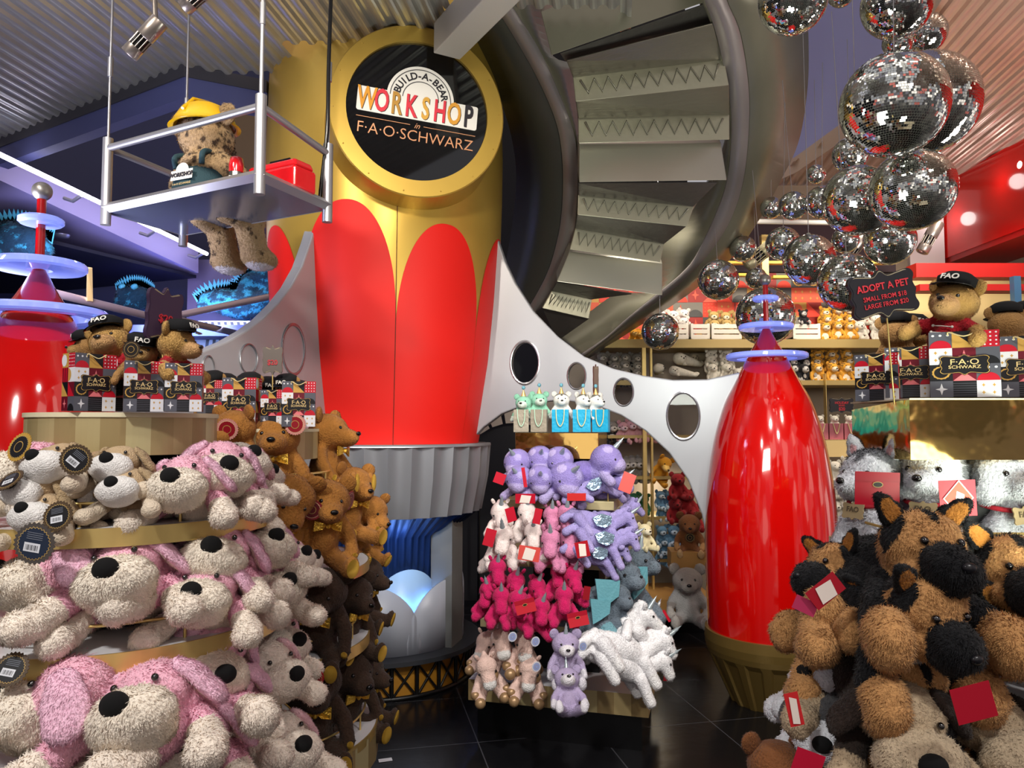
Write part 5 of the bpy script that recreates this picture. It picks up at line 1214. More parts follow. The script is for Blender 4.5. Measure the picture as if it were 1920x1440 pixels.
P1(pinkdog, 325, 910, .40, -.03, .29, 4, 4, -4, pd + 'with a grey-cream muzzle under the tilted one on the upper shelf')
P1(whitedog, 470, 862, .36, .03, .27, 38, -6, 12, 'cream dog toy rearing behind the tilted pink one on the upper shelf', grp='cream dogs on the brass shelves')
P1(whitedog, 506, 893, .38, .05, .25, 62, 0, 0, 'cream dog toy in profile at the right end of the upper shelf', grp='cream dogs on the brass shelves')
P1(pinkdog, 460, 955, .38, .02, .26, 40, 30, 0, pd + 'mostly hidden at the right end of the upper shelf')
a2 = P1(pinkdog, -5, 880, .40, .06, .30, -30, 0, 0, pd + 'cut by the left picture edge on the upper shelf')
GB = 'beige dogs on the upper shelf'
b1 = P1(beigedog, 70, 868, .40, .02, .215, -12, 0, -10, 'beige dog toy with white muzzle, highest on the left of the upper shelf', grp=GB)
b2 = P1(beigedog, 203, 872, .40, .03, .205, 4, 2, 0, 'beige dog toy with white muzzle beside the striped drum, upper of two', grp=GB)
b3 = P1(beigedog, 28, 920, .40, .0, .205, -20, 4, 8, 'beige dog toy with white muzzle at the left picture edge', grp=GB)
P1(beigedog, 214, 916, .40, -.01, .20, 2, 4, -6, 'beige dog toy with white muzzle behind the brass post, lower of two', grp=GB)
b5 = P1(beigedog, 48, 965, .40, -.02, .20, -6, 2, -6, 'beige dog toy with white muzzle lowest on the shelf under the rail', grp=GB)
P1(beigedog, 142, 935, .38, .06, .20, 0, 50, 0, 'beige dog toy lying face down between the others', grp=GB)
add_tag(b1, 36, 838, 1.72, (-20, 0, -20), .034, sticker=False, rim='#B08A3C'); add_tag(b2, 142, 862, 1.68, (0, 40, 10), .034); add_tag(b3, 18, 900, 1.68, (-50, -20, 0), .03)
add_tag(b5, 108, 968, 1.66, (-15, -12, 0), .033); add_tag(a1, 64, 1019, 1.60, (0, 10, 0), .043, face='#1E2A3E', rim='#4C4642'); add_tag(a1, 20, 1255, 1.6, (-30, 10, 0), .035)
# ================================================================ bow-tied bears
GT = 'bow-tied brown bears'; GD = 'dark brown bears on the lower shelves'
def P2(t, px, py, R_, off, s, rz, rx, ry, lab, grp): return place(t, px, py, ringY(px, C2, R_) + off, s, rz, rx, ry, lab, 'teddy bear', grp)
g1 = P2(goldbear, 513, 822, .36, .10, .399, 12, 0, -2, 'golden brown bear with gold bow tie sitting upright facing forward beside the champagne drum', GT)
P2(goldbear, 632, 812, .34, .16, .399, 78, 0, 4, 'golden brown bear sitting upright in profile against the red rocket', GT)
g3 = P2(goldbear, 545, 948, .46, .0, .399, 35, 40, 10, 'golden brown bear with its head bowed behind a dark red tag', GT)
g4 = P2(goldbear, 616, 945, .47, .02, .380, 28, 12, 4, 'golden brown bear in front with a shining gold foot pad and drooping head', GT)
P2(goldbear, 672, 912, .42, .12, .361, 48, 8, 6, 'golden brown bear second from the right end, looking right', GT)
P2(goldbear, 706, 965, .42, .20, .323, 62, 26, 6, 'golden brown bear farthest right, head hanging down', GT)
g7 = P2(goldbear, 428, 808, .36, .08, .342, -20, 10, 0, 'golden brown bear mostly hidden behind the pile of pink dogs', GT)
scallop_tag(g1, (.20, -.22, .76), (0, 0, -10), .095, face='#8A1220', rim='#C98A80', sticker=False, seal=True); scallop_tag(g3, (.2, -.12, .62), (-30, 0, -25), .09, face='#5E0A14', rim='#7A1420', sticker=False, seal=True)
scallop_tag(g4, (.22, -.06, .66), (0, 0, 50), .09, face='#6E0A18', rim='#8A1420', sticker=False, seal=True); scallop_tag(g7, (.1, -.25, .68), (0, 0, 25), .11, face='#8A1220', rim='#C98A80', sticker=False, seal=True)
P2(darkbear, 598, 1120, .46, .0, .399, 4, 20, 8, 'dark brown bear with gold bow tie, head bowed over the low brass rail', GD)
P2(darkbear, 700, 1080, .40, .20, .342, 80, 16, 0, 'dark brown bear turned right with its back to the cloud skirt', GD)
P2(darkbear, 672, 1120, .45, .10, .361, 50, 10, 8, 'dark brown bear reaching its legs out over the right shelf edge', GD)
d1_ = P2(darkbear, 590, 1290, .47, .04, .427, 20, 10, 0, 'darkest bear on the lowest shelf beside a round red tag', GD)
P2(darkbear, 668, 1265, .46, .12, .399, 45, 14, 0, 'dark bear in the middle of the lowest shelf', GD)
P2(darkbear, 700, 1262, .42, .25, .361, 75, 14, 0, 'dark bear at the right end of the lowest shelf with a gold foot', GD)
add_tag(d1_, 589, 1272, 2.38, (0, 0, 10), .030, face='#8A1220', rim='#A01824', sticker=False)
# ================================================================ bags and capped bears
GBG = 'patterned gift bags on the display tops'
bag(166, 771, 1.90, 76, 56, 'patterned bag turned to show two faces, left end of the nearest drum', GBG)
bag(268, 772, 1.90, 67, 28, 'patterned bag with black plaque, front centre of the nearest drum', GBG)
bag(345, 772, 1.92, 64, 18, 'patterned bag at the right end of the nearest drum', GBG)
bag(218, 771, 2.04, 70, 50, 'patterned bag squeezed in shade between the two plaque bags', GBG)
bag(303, 770, 2.06, 66, 20, 'patterned bag in shade behind the price board rod', GBG)
GC = 'capped bears in the gift bags'
place(officer, 200, 640, 1.99, .235, 5, -8, -14, 'tan bear in red jacket and black cap leaning left out of a bag', 'teddy bear', GC)
place(capb, 264, 662, 1.95, .18, 25, 0, 6, 'brown bear in a black cap behind a round dark tag', 'teddy bear', GC)
place(officer, 345, 648, 1.97, .225, 80, 4, 0, 'ginger bear in cap and red jacket looking right, right end of nearest drum', 'teddy bear', GC)
place(capb, 152, 652, 2.08, .17, -60, 0, 0, 'black-capped bear turned left at the left end of the nearest drum', 'teddy bear', GC)
e_ = place(capb, 302, 668, 2.06, .17, 10, 10, 0, 'black-capped bear hidden in the shade of the price board', 'teddy bear', GC)
add_tag(e_, 246, 655, 1.82, (0, 0, 0), .021, sticker=False, face='#1a1410', rim='#2e2218')
for i, (px, py, w_, rz_, lab) in enumerate(((396, 775, 44, 10, 'leftmost small patterned bag on the far drum'), (453, 796, 62, 2, 'small patterned bag with gold rope loop, front of the far drum'), (516, 796, 46, -6, 'small patterned bag behind the taupe board rod on the far drum'), (560, 800, 60, 14, 'small patterned bag with black plaque at the right of the far drum'))):
    bag(px, py, 2.76, w_, rz_, lab, GBG)
for i, (px, py, rz_, lab) in enumerate(((395, 727, -10, 'leftmost capped bear on the far drum'), (422, 732, 20, 'capped bear looking right, second on the far drum'), (466, 730, 0, 'capped bear centred over the gold rope loop bag'), (505, 738, 25, 'capped bear just left of the taupe price board rod'), (534, 733, -8, 'capped bear facing forward right of the taupe board rod'), (568, 745, 60, 'capless looking bear at the right end of the far drum'))):
    place(capb, px, py, 2.82 + (i % 2) * .05, .20, rz_, 8, 0, lab, 'teddy bear', GC)
# ================================================================ central display toys
def P3(t, px, py, Y, s, rz, rx, ry, lab, grp, cat='soft toy'): return place(t, px, py, Y, s, rz, rx, ry, lab, cat, grp)
GH = 'purple horned toys on the top shelf'
h1 = P3(horn, 962, 872, 3.67, .29, -25, 10, 0, 'purple horned toy upper left on the top shelf', GH); P3(horn, 967, 905, 3.57, .28, -20, 16, 0, 'purple horned toy lower left beside red cards', GH)
P3(horn, 1014, 868, 3.67, .28, 4, 20, 0, 'purple horned toy upper, second from the left', GH); P3(horn, 1013, 908, 3.55, .28, 0, 26, 0, 'purple horned toy lower, second from the left', GH)
P3(horn, 1053, 870, 3.65, .30, 10, 14, 0, 'purple horned toy upper, third from the left', GH); P3(horn, 1070, 908, 3.55, .36, 20, 18, 10, 'widest purple horned toy, lower middle with its horn to the right', GH)
P3(peg, 1130, 905, 3.60, .24, 15, 0, -10, 'lilac toy stretched behind the rail under the rearing one', GH)
h8 = P3(horn, 1160, 862, 3.61, .34, 70, -6, 0, 'purple horned toy rearing up and looking right with a long pale horn', GH); P3(horn, 1180, 908, 3.65, .24, 75, 0, 0, 'small purple horned toy at the right end under the rearing one', GH)
card(h1, 985, 935, 3.4, .09, .045, (10, 0, 0), deco='strip'); card(h1, 1081, 932, 3.4, .085, .035, (10, 0, 0), col='#C8302E'); card(h8, 1176, 905, 3.45, .06, .09, (0, 20, -20), col='#D8605A'); card(h1, 983, 895, 3.42, .016, .09, (0, -8, 0))
card(h1, 937, 897, 3.45, .05, .05, (0, 20, 0))
GW = 'cream unicorns on the second shelf'; GPk = 'pink unicorns on the second shelf'; GL = 'lilac winged unicorns on the second shelf'
w1 = P3(whiteuni, 940, 970, 3.60, .294, 10, 10, 0, 'cream unicorn top left on the second shelf', GW); P3(whiteuni, 942, 1015, 3.55, .314, -10, 12, 0, 'cream unicorn bottom left on the second shelf', GW); P3(whiteuni, 926, 1030, 3.65, .275, -30, 0, 0, 'cream unicorn peeking out at the far left of the second shelf', GW)
P3(whiteuni, 990, 968, 3.60, .282, 10, 8, 0, 'cream unicorn top, second from the left on the second shelf', GW); P3(whiteuni, 1000, 1008, 3.50, .270, 0, 14, 0, 'cream unicorn leaning above the coral card', GW)
card(w1, 958, 965, 3.42, .045, .065, (0, -15, 20)); card(w1, 1008, 968, 3.42, .035, .07, (0, 12, 0)); card(w1, 992, 1038, 3.36, .095, .065, (0, 8, 0), col='#D04A42', deco='strip'); card(w1, 918, 1008, 3.5, .05, .08, (0, 15, 0))
P3(pinkuni, 1036, 975, 3.57, .279, 0, 8, 0, 'pink unicorn top left of its four', GPk); P3(pinkuni, 1064, 975, 3.55, .304, 6, 8, 0, 'pink unicorn top right of its four', GPk); P3(pinkuni, 1032, 1022, 3.47, .292, -8, 14, 0, 'pink unicorn bottom left of its four', GPk); p4_ = P3(pinkuni, 1070, 1022, 3.47, .292, 10, 14, 8, 'pink unicorn bottom right of its four', GPk)
card(p4_, 1092, 1030, 3.36, .06, .07, (0, -12, 0), col='#A8101E', deco='strip')
P3(peg, 1148, 985, 3.49, .27, 8, 0, 22, 'lilac winged unicorn leaping on top of the second shelf', GL); P3(peg, 1152, 1020, 3.45, .27, 6, 0, 28, 'lilac winged unicorn under the leaping one', GL); P3(peg, 1140, 1045, 3.47, .25, 10, 0, 24, 'lilac winged unicorn lowest with its legs over the cream board', GL)
P3(peg, 1175, 970, 3.67, .25, 30, 0, 10, 'pale lilac unicorn behind the leaping one', GL)
GM = 'magenta unicorns on the third shelf'
mm = ((934, 1075, 3.5, 10, 0, 'highest magenta unicorn at the left of the third shelf'), (912, 1118, 3.5, -20, 0, 'magenta unicorn at the left end of the third shelf'), (968, 1100, 3.46, 10, 6, 'magenta unicorn looking left above the coral envelope'), (940, 1130, 3.42, 0, 0, 'magenta unicorn lowest left with its legs on the board'), (972, 1135, 3.4, 20, 10, 'magenta unicorn holding the coral envelope'),
 (1012, 1110, 3.5, 30, 0, 'magenta unicorn in the gap between the two groups'), (1048, 1082, 3.5, -10, 0, 'magenta unicorn behind the brightest one'), (1078, 1090, 3.44, 20, 4, 'magenta unicorn at the right with its head tipped'), (1058, 1128, 3.36, 0, 0, 'magenta unicorn hanging its legs over the board above the lilac bear'), (1015, 1150, 3.38, 10, 10, 'magenta unicorn sitting low beside the hanging one'))
ms = [P3(hotuni, x, y, Y, .269, rz, 10, ry, l, GM) for x, y, Y, rz, ry, l in mm]
card(ms[4], 985, 1137, 3.30, .088, .06, (0, -14, 0), col='#C92C38', deco='flap'); card(ms[8], 1084, 1161, 3.28, .088, .062, (0, -12, 0), col='#C92C38', deco='flap'); card(ms[7], 1100, 1112, 3.4, .03, .06, (0, 8, 0), col='#8A0E1C')
P3(drag, 1152, 1118, 3.51, .42, 8, 0, 0, 'charcoal grey dragon toy with teal wings on the third shelf', 'grey dragons'); P3(drag, 1190, 1095, 3.67, .46, 40, 0, 0, 'charcoal grey dragon toy climbing behind at the right corner of the third shelf', 'grey dragons'); P3(drag, 1140, 1150, 3.47, .34, 0, 0, 0, 'charcoal grey dragon toy lowest against the rail with teal feet', 'grey dragons')
GY = 'blush ponies on the lowest shelf'
q1_ = P3(goldhoof, 942, 1210, 3.49, .314, 6, 8, -6, 'blush pony toy with bronze hooves, upper left of the base shelf', GY); q2_ = P3(goldhoof, 985, 1215, 3.47, .314, 6, 8, 8, 'blush pony toy with bronze hooves next to a pale ear tag', GY); P3(goldhoof, 915, 1265, 3.43, .302, 8, 20, -10, 'blush pony toy with bronze hooves drooping over the left corner', GY); q4_ = P3(goldhoof, 992, 1268, 3.41, .302, 0, 20, 6, 'blush pony toy with bronze hooves drooping beside the lilac bear', GY)
P3(goldhoof, 905, 1215, 3.65, .291, -30, 8, 0, 'blush pony toy behind at the far left of the base shelf', GY)
q3_ = P3(lilb, 1062, 1212, 3.26, .26, 4, 0, 0, 'lilac bear with a silver horn sitting upright, upper of two', 'lilac horned bears'); P3(lilb, 1064, 1272, 3.16, .235, 4, -30, 0, 'lilac bear with white feet hanging over the base, lower of two', 'lilac horned bears')
for q_, x, y in ((q1_, 961, 1194), (q2_, 1004, 1203), (q3_, 1093, 1212), (q4_, 1006, 1250)): add_tag(q_, x, y, 3.20 if q_ is q3_ else 3.32, (0, 10, 25), .021, face='#8C9CCB', rim='#C9CEDC', sticker=False)
GU = 'white unicorns at the right of the base shelf'
P3(wuni, 1182, 1195, 3.42, .37, 16, 0, 2, 'white unicorn stretched on top with its head up', GU); P3(wuni, 1210, 1225, 3.38, .36, 20, 0, 26, 'white unicorn with a pearl horn, middle of the pile', GU); P3(wuni, 1205, 1258, 3.36, .35, 16, 0, 32, 'white unicorn lowest with a silver hoof dangling over the base', GU)
u4 = P3(wuni, 1222, 1180, 3.6, .33, 60, 0, 20, 'white unicorn behind at the back corner with a red ribbon', GU); card(u4, 1250, 1262, 3.5, .03, .07, (0, 10, 30)); card(u4, 1250, 1155, 3.5, .012, .06, (0, -30, 0))
# bags on top of it
def plainbag(px, py, Y, w_, h_, rz, m, lab, hm):
    W0, H0 = sz(w_, Y), sz(h_, Y); e = empty('paper_bag', at(px, py, Y), (0, 0, R(rz)), 1, lab, 'gift bag', 'small bags on the gold riser')
    A = [(-W0 / 2, -.02, 0), (W0 / 2, -.02, 0), (W0 / 2, -.022, H0), (-W0 / 2, -.022, H0)]; B = [(x, -y, z) for x, y, z in A]
    mb = MB(); mb.prism(A, B, caps=True); mb.build('bag_body', m, e)
    MB().tube(spline([(-W0 * .25, -.024, H0), (-W0 * .2, -.028, H0 * .5), (0, -.03, H0 * .25), (W0 * .2, -.028, H0 * .5), (W0 * .25, -.024, H0)], 6), .0022, 6).build('rope_handle', hm, e)
M_BLU = mat('turquoise_paper', '#1295BE', .4, .1, bump=.2, bscale=30); M_TAU = mat('taupe_paper', '#8D8476', .4, .2, bump=.2, bscale=30); M_RP = mat('cream_rope'); M_RG2 = mat('mint_rope', '#A9CDB4', .7)
for px, w_, m, hm, lab, rz_ in ((977, 28, M_TAU, M_RG2, 'crumpled taupe bag at the left end of the gold riser', 0), (1011, 30, M_TAU, M_RG2, 'taupe bag with mint handle, second from the left', -10), (1051, 31, M_BLU, M_RP, 'turquoise bag holding the husky in a party hat', -8), (1091, 33, M_BLU, M_RP, 'turquoise bag second from the right', -8), (1127, 30, M_BLU, M_RP, 'turquoise bag at the right end of the gold riser', -20)):
    plainbag(px, 810, 3.62, w_, 42, rz_, m, lab, hm)
GPt = 'party hat toys in the small bags'
for px, py, k_, rz_, lab in ((980, 756, mint, -15, 'mint toy in a party hat, leftmost over the taupe bags'), (1012, 751, mint, 5, 'larger mint toy in a party hat over the second taupe bag'), (1053, 751, hmini, 0, 'grey and white husky in a party hat facing forward'), (1097, 752, hmini, 25, 'grey and white husky in a party hat leaning right'), (1122, 753, hmini, 40, 'grey and white husky in a party hat at the right end')):
    place(k_, px, py, 3.66, .18, rz_, 0, 0, lab, 'soft toy', GPt)
# ================================================================ right display toys
GHu = 'huskies on the top shelf'
k1 = place(husk, 1618, 896, 2.08, .44, -62, 0, 0, 'grey and white husky toy in profile facing the red booster', 'soft toy', GHu)
k2 = place(husk, 1737, 890, 2.02, .46, -42, 0, 0, 'grey and white husky toy in the middle with a red card at its shoulder', 'soft toy', GHu)
k3 = place(husk, 1893, 898, 1.98, .46, 8, 0, 0, 'grey and white husky toy cut by the right picture edge', 'soft toy', GHu)
card(k1, 1645, 916, 1.78, .106, .078, (0, 2, 0), deco='flap'); card(k2, 1796, 934, 1.76, .086, .084, (0, -2, 0), deco='diamond')
GS = 'shepherd dogs piled on the lower shelves'
s1 = place(shep, 1790, 1060, 1.56, .385, 4, 2, 4, 'black and tan shepherd toy on top of the pile, ears up, facing forward', 'soft toy', GS)
s2 = place(shep, 1800, 1212, 1.52, .36, 14, 26, 0, 'black and tan shepherd toy directly below the top one, snout pointing down', 'soft toy', GS)
s3 = place(shep, 1514, 1080, 1.80, .30, -66, -2, -14, 'black and tan shepherd toy in profile facing the red booster with a red card', 'soft toy', GS)
place(shep, 1945, 1105, 1.62, .36, -10, 6, 0, 'black and tan shepherd toy cut by the right picture edge', 'soft toy', GS)
place(shep, 1960, 1235, 1.60, .35, -14, 18, 0, 'black and tan shepherd toy low at the right picture edge', 'soft toy', GS)
place(shep, 1640, 1230, 1.72, .36, -50, 60, 20, 'black and tan shepherd toy face down showing its back and hind paws', 'soft toy', GS)
place(shep, 1745, 1365, 1.60, .34, 10, 40, 0, 'black and tan shepherd toy with crossed paws above the tan and brown dog', 'soft toy', GS)
place(shep, 1540, 1180, 1.95, .30, -80, 20, 0, 'black and tan shepherd toy peeking out behind, close to the booster', 'soft toy', GS)
card(s3, 1548, 1108, 1.60, .075, .045, (0, -38, 0), deco='strip', col='#A31024'); card(s3, 1510, 1136, 1.61, .05, .03, (0, 25, 0), col='#B03058'); card(s2, 1826, 1318, 1.40, .075, .065, (0, -14, 0), col='#B3102A')
x1 = place(greydog, 1520, 1275, 1.80, .27, -55, 10, -10, 'white and grey dog toy with red tag strip at the left corner of the pile', 'soft toy', 'white and grey dogs')
x2 = place(greydog, 1545, 1400, 1.70, .28, -30, 30, 0, 'white and grey dog toy at the bottom edge behind an open red card', 'soft toy', 'white and grey dogs')
card(x1, 1489, 1330, 1.62, .03, .07, (0, -12, 0), col='#C2262A', deco='strip'); card(x2, 1515, 1432, 1.56, .06, .05, (0, 20, 0), col='#B31030')
place(pugdog, 1735, 1440, 1.50, .36, -4, 30, 0, 'tan dog toy with dark brown ears at the bottom edge of the right pile', 'soft toy', 'tan and brown dogs'); place(pugdog, 1930, 1430, 1.58, .34, 10, 20, 0, 'tan dog toy with dark brown ears in the bottom right picture corner', 'soft toy', 'tan and brown dogs')
MBr = place(brownb, 1465, 1450, 1.75, .3, 0, 0, 0, 'brown toy head barely in view at the bottom edge left of the pile', 'soft toy', None)
GR = 'patterned gift bags on the mirrored box'
bag(1808, 746, 2.03, 112, -28, 'large patterned bag with a full gold lettered plaque, front of the mirrored box', GR, .78)
bag(1712, 746, 2.12, 86, -34, 'patterned bag half hidden left of the large front bag', GR, .78); bag(1655, 752, 2.17, 80, -50, 'patterned bag at the left end of the mirrored box behind the rod', GR, .78); bag(1930, 745, 2.06, 104, -30, 'patterned bag cut by the right picture edge', GR, .78)
place(officer, 1781, 566, 2.05, .275, -52, -6, 10, 'tan bear in cap and braided red jacket sitting in the large front bag', 'teddy bear', 'capped bears on the mirrored box')
for px, py, rz_, lab in ((1682, 630, 150, 'black-capped bear facing away behind the sign rod'), (1716, 628, 20, 'black-capped bear tucked behind the jacketed bear'), (1882, 612, 165, 'black-capped bear lying back right of the jacketed bear'), (1925, 610, 160, 'black-capped bear at the right picture edge')):
    place(capb, px, py, 2.24, .22, rz_, 0, 0, lab, 'teddy bear', 'capped bears on the mirrored box')
# ================================================================ leopard bear on the platform
def leopard():
    L0 = '#A08664'; t = Toy('leopard_bear', (0, 0, .60)); rs = random.Random(4)
    L = [E((0, 0, .28), (.20, .17, .26), L0), E((0, -.02, .62), (.22, .19, .18), L0), E((0, -.2, .57), (.11, .1, .09), L0)] + mir(CP((.17, -.01, .40), (.29, -.06, .30), .08, .075, L0) + CP((.29, -.06, .30), (.32, -.16, .2), .075, .07, L0) + CP((.12, -.12, .08), (.17, -.38, .05), .11, .10, L0) + CP((.14, -.36, .04), (.14, -.44, -.16), .11, .11, L0) + [E((.15, -.50, -.22), (.135, .17, .09), L0)])
    P = []
    for k in range(420):
        c, r, q, _ = rs.choice(L[:3] * 22 + L); d = Vector((rs.gauss(0, 1), rs.gauss(0, 1), rs.gauss(0, 1))).normalized(); P.append(E(c + q @ Vector((d.x * r.x, d.y * r.y, d.z * r.z)), rs.uniform(.013, .022), '#3E2E20'))
    P += [E((s_ * .15, -.52, -.30), (.15, .19, .035), '#C9C6D0') for s_ in (-1, 1)]
    t.part('body', blob('leopard', L, .02, 14000, .02, .004, 6, P, (.004, 18)))
    em = ear_mesh('leoear', [E((0, 0, 0), (.09, .04, .09), L0)], vox=.014, blades=1500, blen=.018, bw=.003, smooth=3, lumpy=None)
    for s_ in (-1, 1): t.part('ear', em, None, (s_ * .225, .03, .75), (0, 34 * s_, 0))
    eyes(t, .08, -.19, .66, .02); ball_part(t, 'nose', (0, -.3, .6), .03, M_EYE)
    h = MB().lathe([(0, .17), (.07, .165), (.15, .12), (.205, .03), (.215, 0), (.235, -.01), (.2, -.005)], 40).build('hard_hat', mat('yellow_hard_hat', '#E3B40C', .25, coat=.5), t.e, (0, .0, .70), (R(-6), 0, 0)); h.scale = (1.12, 1.12, 1.1); MB().tube([(0, -.2, .06), (0, -.1, .165), (0, 0, .185), (0, .1, .165), (0, .2, .06)], .012, 8).build('hat_ridge', mat('yellow_hard_hat'), h)
    ov = mat('dark_teal_denim', '#23404A', .8, bump=.3, bscale=90)
    mb = MB(); mb.lathe([(.19, .01), (.222, .09), (.222, .20), (.2, .30), (.175, .34)], 40, (0, 0, 0)); o = mb.build('overalls', ov, t.e, (0, 0, 0)); o.scale = (1, .88, 1)
    MB().tube(spline([(.12, .16, .33), (.13, .16, .42), (.1, 0, .47), (.12, -.12, .40)], 6), .022, 8).tube(spline([(-.12, .16, .33), (-.13, .16, .42), (-.1, 0, .47), (-.12, -.12, .40)], 6), .022, 8).build('straps', ov, o)
    lg2 = MB().add([(.10, .236, .20), (-.10, .236, .20), (-.10, .232, .275), (.10, .232, .275)], [(0, 1, 2, 3)]).add([(.06 * math.cos(PI * k / 16), .230, .27 + .06 * math.sin(PI * k / 16)) for k in range(17)], [tuple(range(17))]).build('logo_patch', mat('logo_white'), o)
    text('lettering', 'WORKSHOP', .045, mat('logo_ink'), lg2, (0, .240, .236), (PI / 2 - .05, 0, PI), .001, .002, sx=.85)
    text('lettering', 'F·A·O SCHWARZ', .022, M_TEXTG, o, (0, .232, .17), (PI / 2, 0, PI), .001)
    return t
leo = leopard(); place(leo, 383, 262, 3.08, .55, 160, 4, 2, 'spotted bear in yellow hard hat and dark overalls seated on the hanging platform', 'teddy bear', None)
# ================================================================ shelf toys behind
def rowof(t, n, x0, x1, y, Y, s, labf, grp, jit=2, rz=0, cat='soft toy'):
    for i in range(n):
        px = x0 + (x1 - x0) * (i / max(1, n - 1)); place(t, px + rnd.uniform(-jit, jit), y + rnd.uniform(-jit, jit), Y, s * rnd.uniform(1.42, 1.58), rz + rnd.uniform(-12, 12), rnd.uniform(0, 12), rnd.uniform(-6, 6), labf(i), cat, grp)
ORD = ['leftmost', 'second from left', 'third from left', 'fourth from left', 'fifth from left', 'sixth from left']
for y, Yd, rw in ((664, 6.08, 'top'), (677, 6.03, 'middle'), (690, 5.98, 'bottom')):
    rowof(tiger, 3, 1533, 1590, y, Yd, .14, lambda i: f'orange tiger toy, {ORD[i]}, {rw} row beside the gorillas', 'tiger toys on the second shelf')
    rowof(polar, 2, 1335, 1362, y, Yd, .13, lambda i: f'polar bear toy, {ORD[i]} of two, {rw} row left of booster', 'polar bears on the second shelf')
    rowof(gorilla, 2, 1488, 1510, y + 2, Yd, .14, lambda i: f'gorilla toy, {ORD[i]} of two, {rw} row beside the booster nose', 'gorilla toys on the second shelf')
    rowof(lemur, 4, 1130, 1196, y + 8, Yd, .13, lambda i: f'black and white toy, {ORD[i]}, {rw} row left of brass upright', 'black and white toys on the second shelf')
rowof(polar, 2, 1385, 1400, 700, 5.9, .13, lambda i: f'white polar bear toy, {ORD[i]} of two right beside the booster cone', 'polar bears on the second shelf')
place(sealt, 1264, 695, 5.85, .20, 0, 0, 0, 'white seal toy facing forward above the fin', 'soft toy', 'seal toys'); place(sealt, 1275, 672, 6.05, .26, 20, 0, 0, 'large white seal toy lying behind the facing one', 'soft toy', 'seal toys'); place(sealt, 1236, 690, 5.95, .20, 70, 0, 0, 'white seal toy beside the brass upright', 'soft toy', 'seal toys')
place(seal('taupe_seal_toy', '#9C9078'), 1300, 672, 6.2, .24, 10, 0, -20, 'taupe seal toy raising its tail at the back', 'soft toy', 'seal toys')
for y, Yd, rw in ((590, 6.1, 'upper'), (605, 6.05, 'lower')):
    rowof(santa, 3, 1240, 1285, y, Yd, .14, lambda i: f'white toy in red, {ORD[i]}, {rw} row over left crates', 'white and red toys over the crates')
    rowof(owl, 3, 1340, 1385, y + 2, Yd, .13, lambda i: f'tan sloth toy, {ORD[i]}, {rw} row in the right crate', 'tan toys in the crate')
for y, Yd, rw in ((584, 6.12, 'top'), (598, 6.06, 'middle'), (611, 6.0, 'bottom')):
    rowof(tiger, 3, 1550, 1595, y, Yd, .13, lambda i: f'tiger toy, {ORD[i]}, {rw} row on the top shelf', 'tiger toys on the top shelf')
    rowof(polar, 2, 1615, 1645, y + 2, Yd, .13, lambda i: f'cream toy, {ORD[i]} of two, {rw} row under the board', 'cream toys on the top shelf')
place(gorilla, 1507, 588, 5.98, .15, 0, 0, 0, 'lone black gorilla toy sitting on the white crate', 'soft toy', None)
rowof(orangem, 2, 1188, 1198, 626, 6.0, .11, lambda i: f'orange toy, {ORD[i]} of two beside the lowest mirror ball', 'orange toys')
# seen through the arch
A_ = 'seen through the fin arch'
rowof(lemur, 2, 1150, 1162, 800, 5.98, .14, lambda i: f'black and white toy, {ORD[i]} of two {A_}', 'arch toys top shelf'); rowof(pinkm, 4, 1172, 1215, 800, 5.95, .14, lambda i: f'pink pony toy, {ORD[i]} in the row {A_}', 'pink ponies in the arch')
rowof(greym, 3, 1175, 1200, 870, 5.98, .16, lambda i: f'grey toy under the ponies, {ORD[i]} in the row {A_}', 'grey toys in the arch', 1)
place(orangem, 1248, 872, 5.9, .26, 20, 30, 20, 'orange yellow giraffe toy bending over the shelf edge through the arch', 'soft toy', None)
rowof(greenm, 2, 1188, 1206, 935, 5.98, .13, lambda i: f'dark green toy, {ORD[i]} of two {A_}', 'green toys in the arch')
for y in (930, 950): rowof(bluem, 2, 1240, 1258, y, 5.95, .12, lambda i: f'blue toy, {ORD[i]} of two at the {"upper" if y == 930 else "lower"} level above the walruses', 'blue toys in the arch')
for y, rw in ((995, 'top'), (1015, 'middle'), (1035, 'bottom')): rowof(bluem, 2, 1243, 1262, y, 5.9, .13, lambda i: f'blue walrus toy, {ORD[i]} of two, {rw} row beside brown bear', 'blue walruses in the arch')
for px, py, lab in ((1272, 900, 'red toy highest against the fin edge'), (1290, 930, 'red toy touching the fin edge above the brown bear'), (1268, 945, 'dark red toy beside the blue ones'), (1300, 960, 'dark red toy just above the brown bear head')): place(redm, px, py, 5.7, .24, 0, 0, 0, lab, 'soft toy', 'dark red toys in the arch')
e_ = place(brownb, 1293, 985, 5.3, .34, -10, 10, 0, 'large brown bear with red footed paws and a round medal sitting in the arch', 'teddy bear', None); scallop_tag(e_, (0, -.25, .42), (0, 0, 0), .1, sticker=False)
e_ = empty('wooden_crate', at(1295, 1048, 5.35), (0, 0, R(-5)), 1, 'dark wooden crate under the large brown bear', 'crate'); MB().box((0, 0, 0), (.30, .22, .13)).build('box', mat('amber_wood'), e_)
place(silver, 1290, 1092, 5.15, .46, -8, 0, 0, 'grey rabbit toy in crinkled silver wrap at the foot of the shelving', 'soft toy', None)
place(creamm, 1212, 995, 3.75, .16, 25, 0, 0, 'cream party pony with a pink pompom hat behind the lilac unicorns', 'soft toy', None)
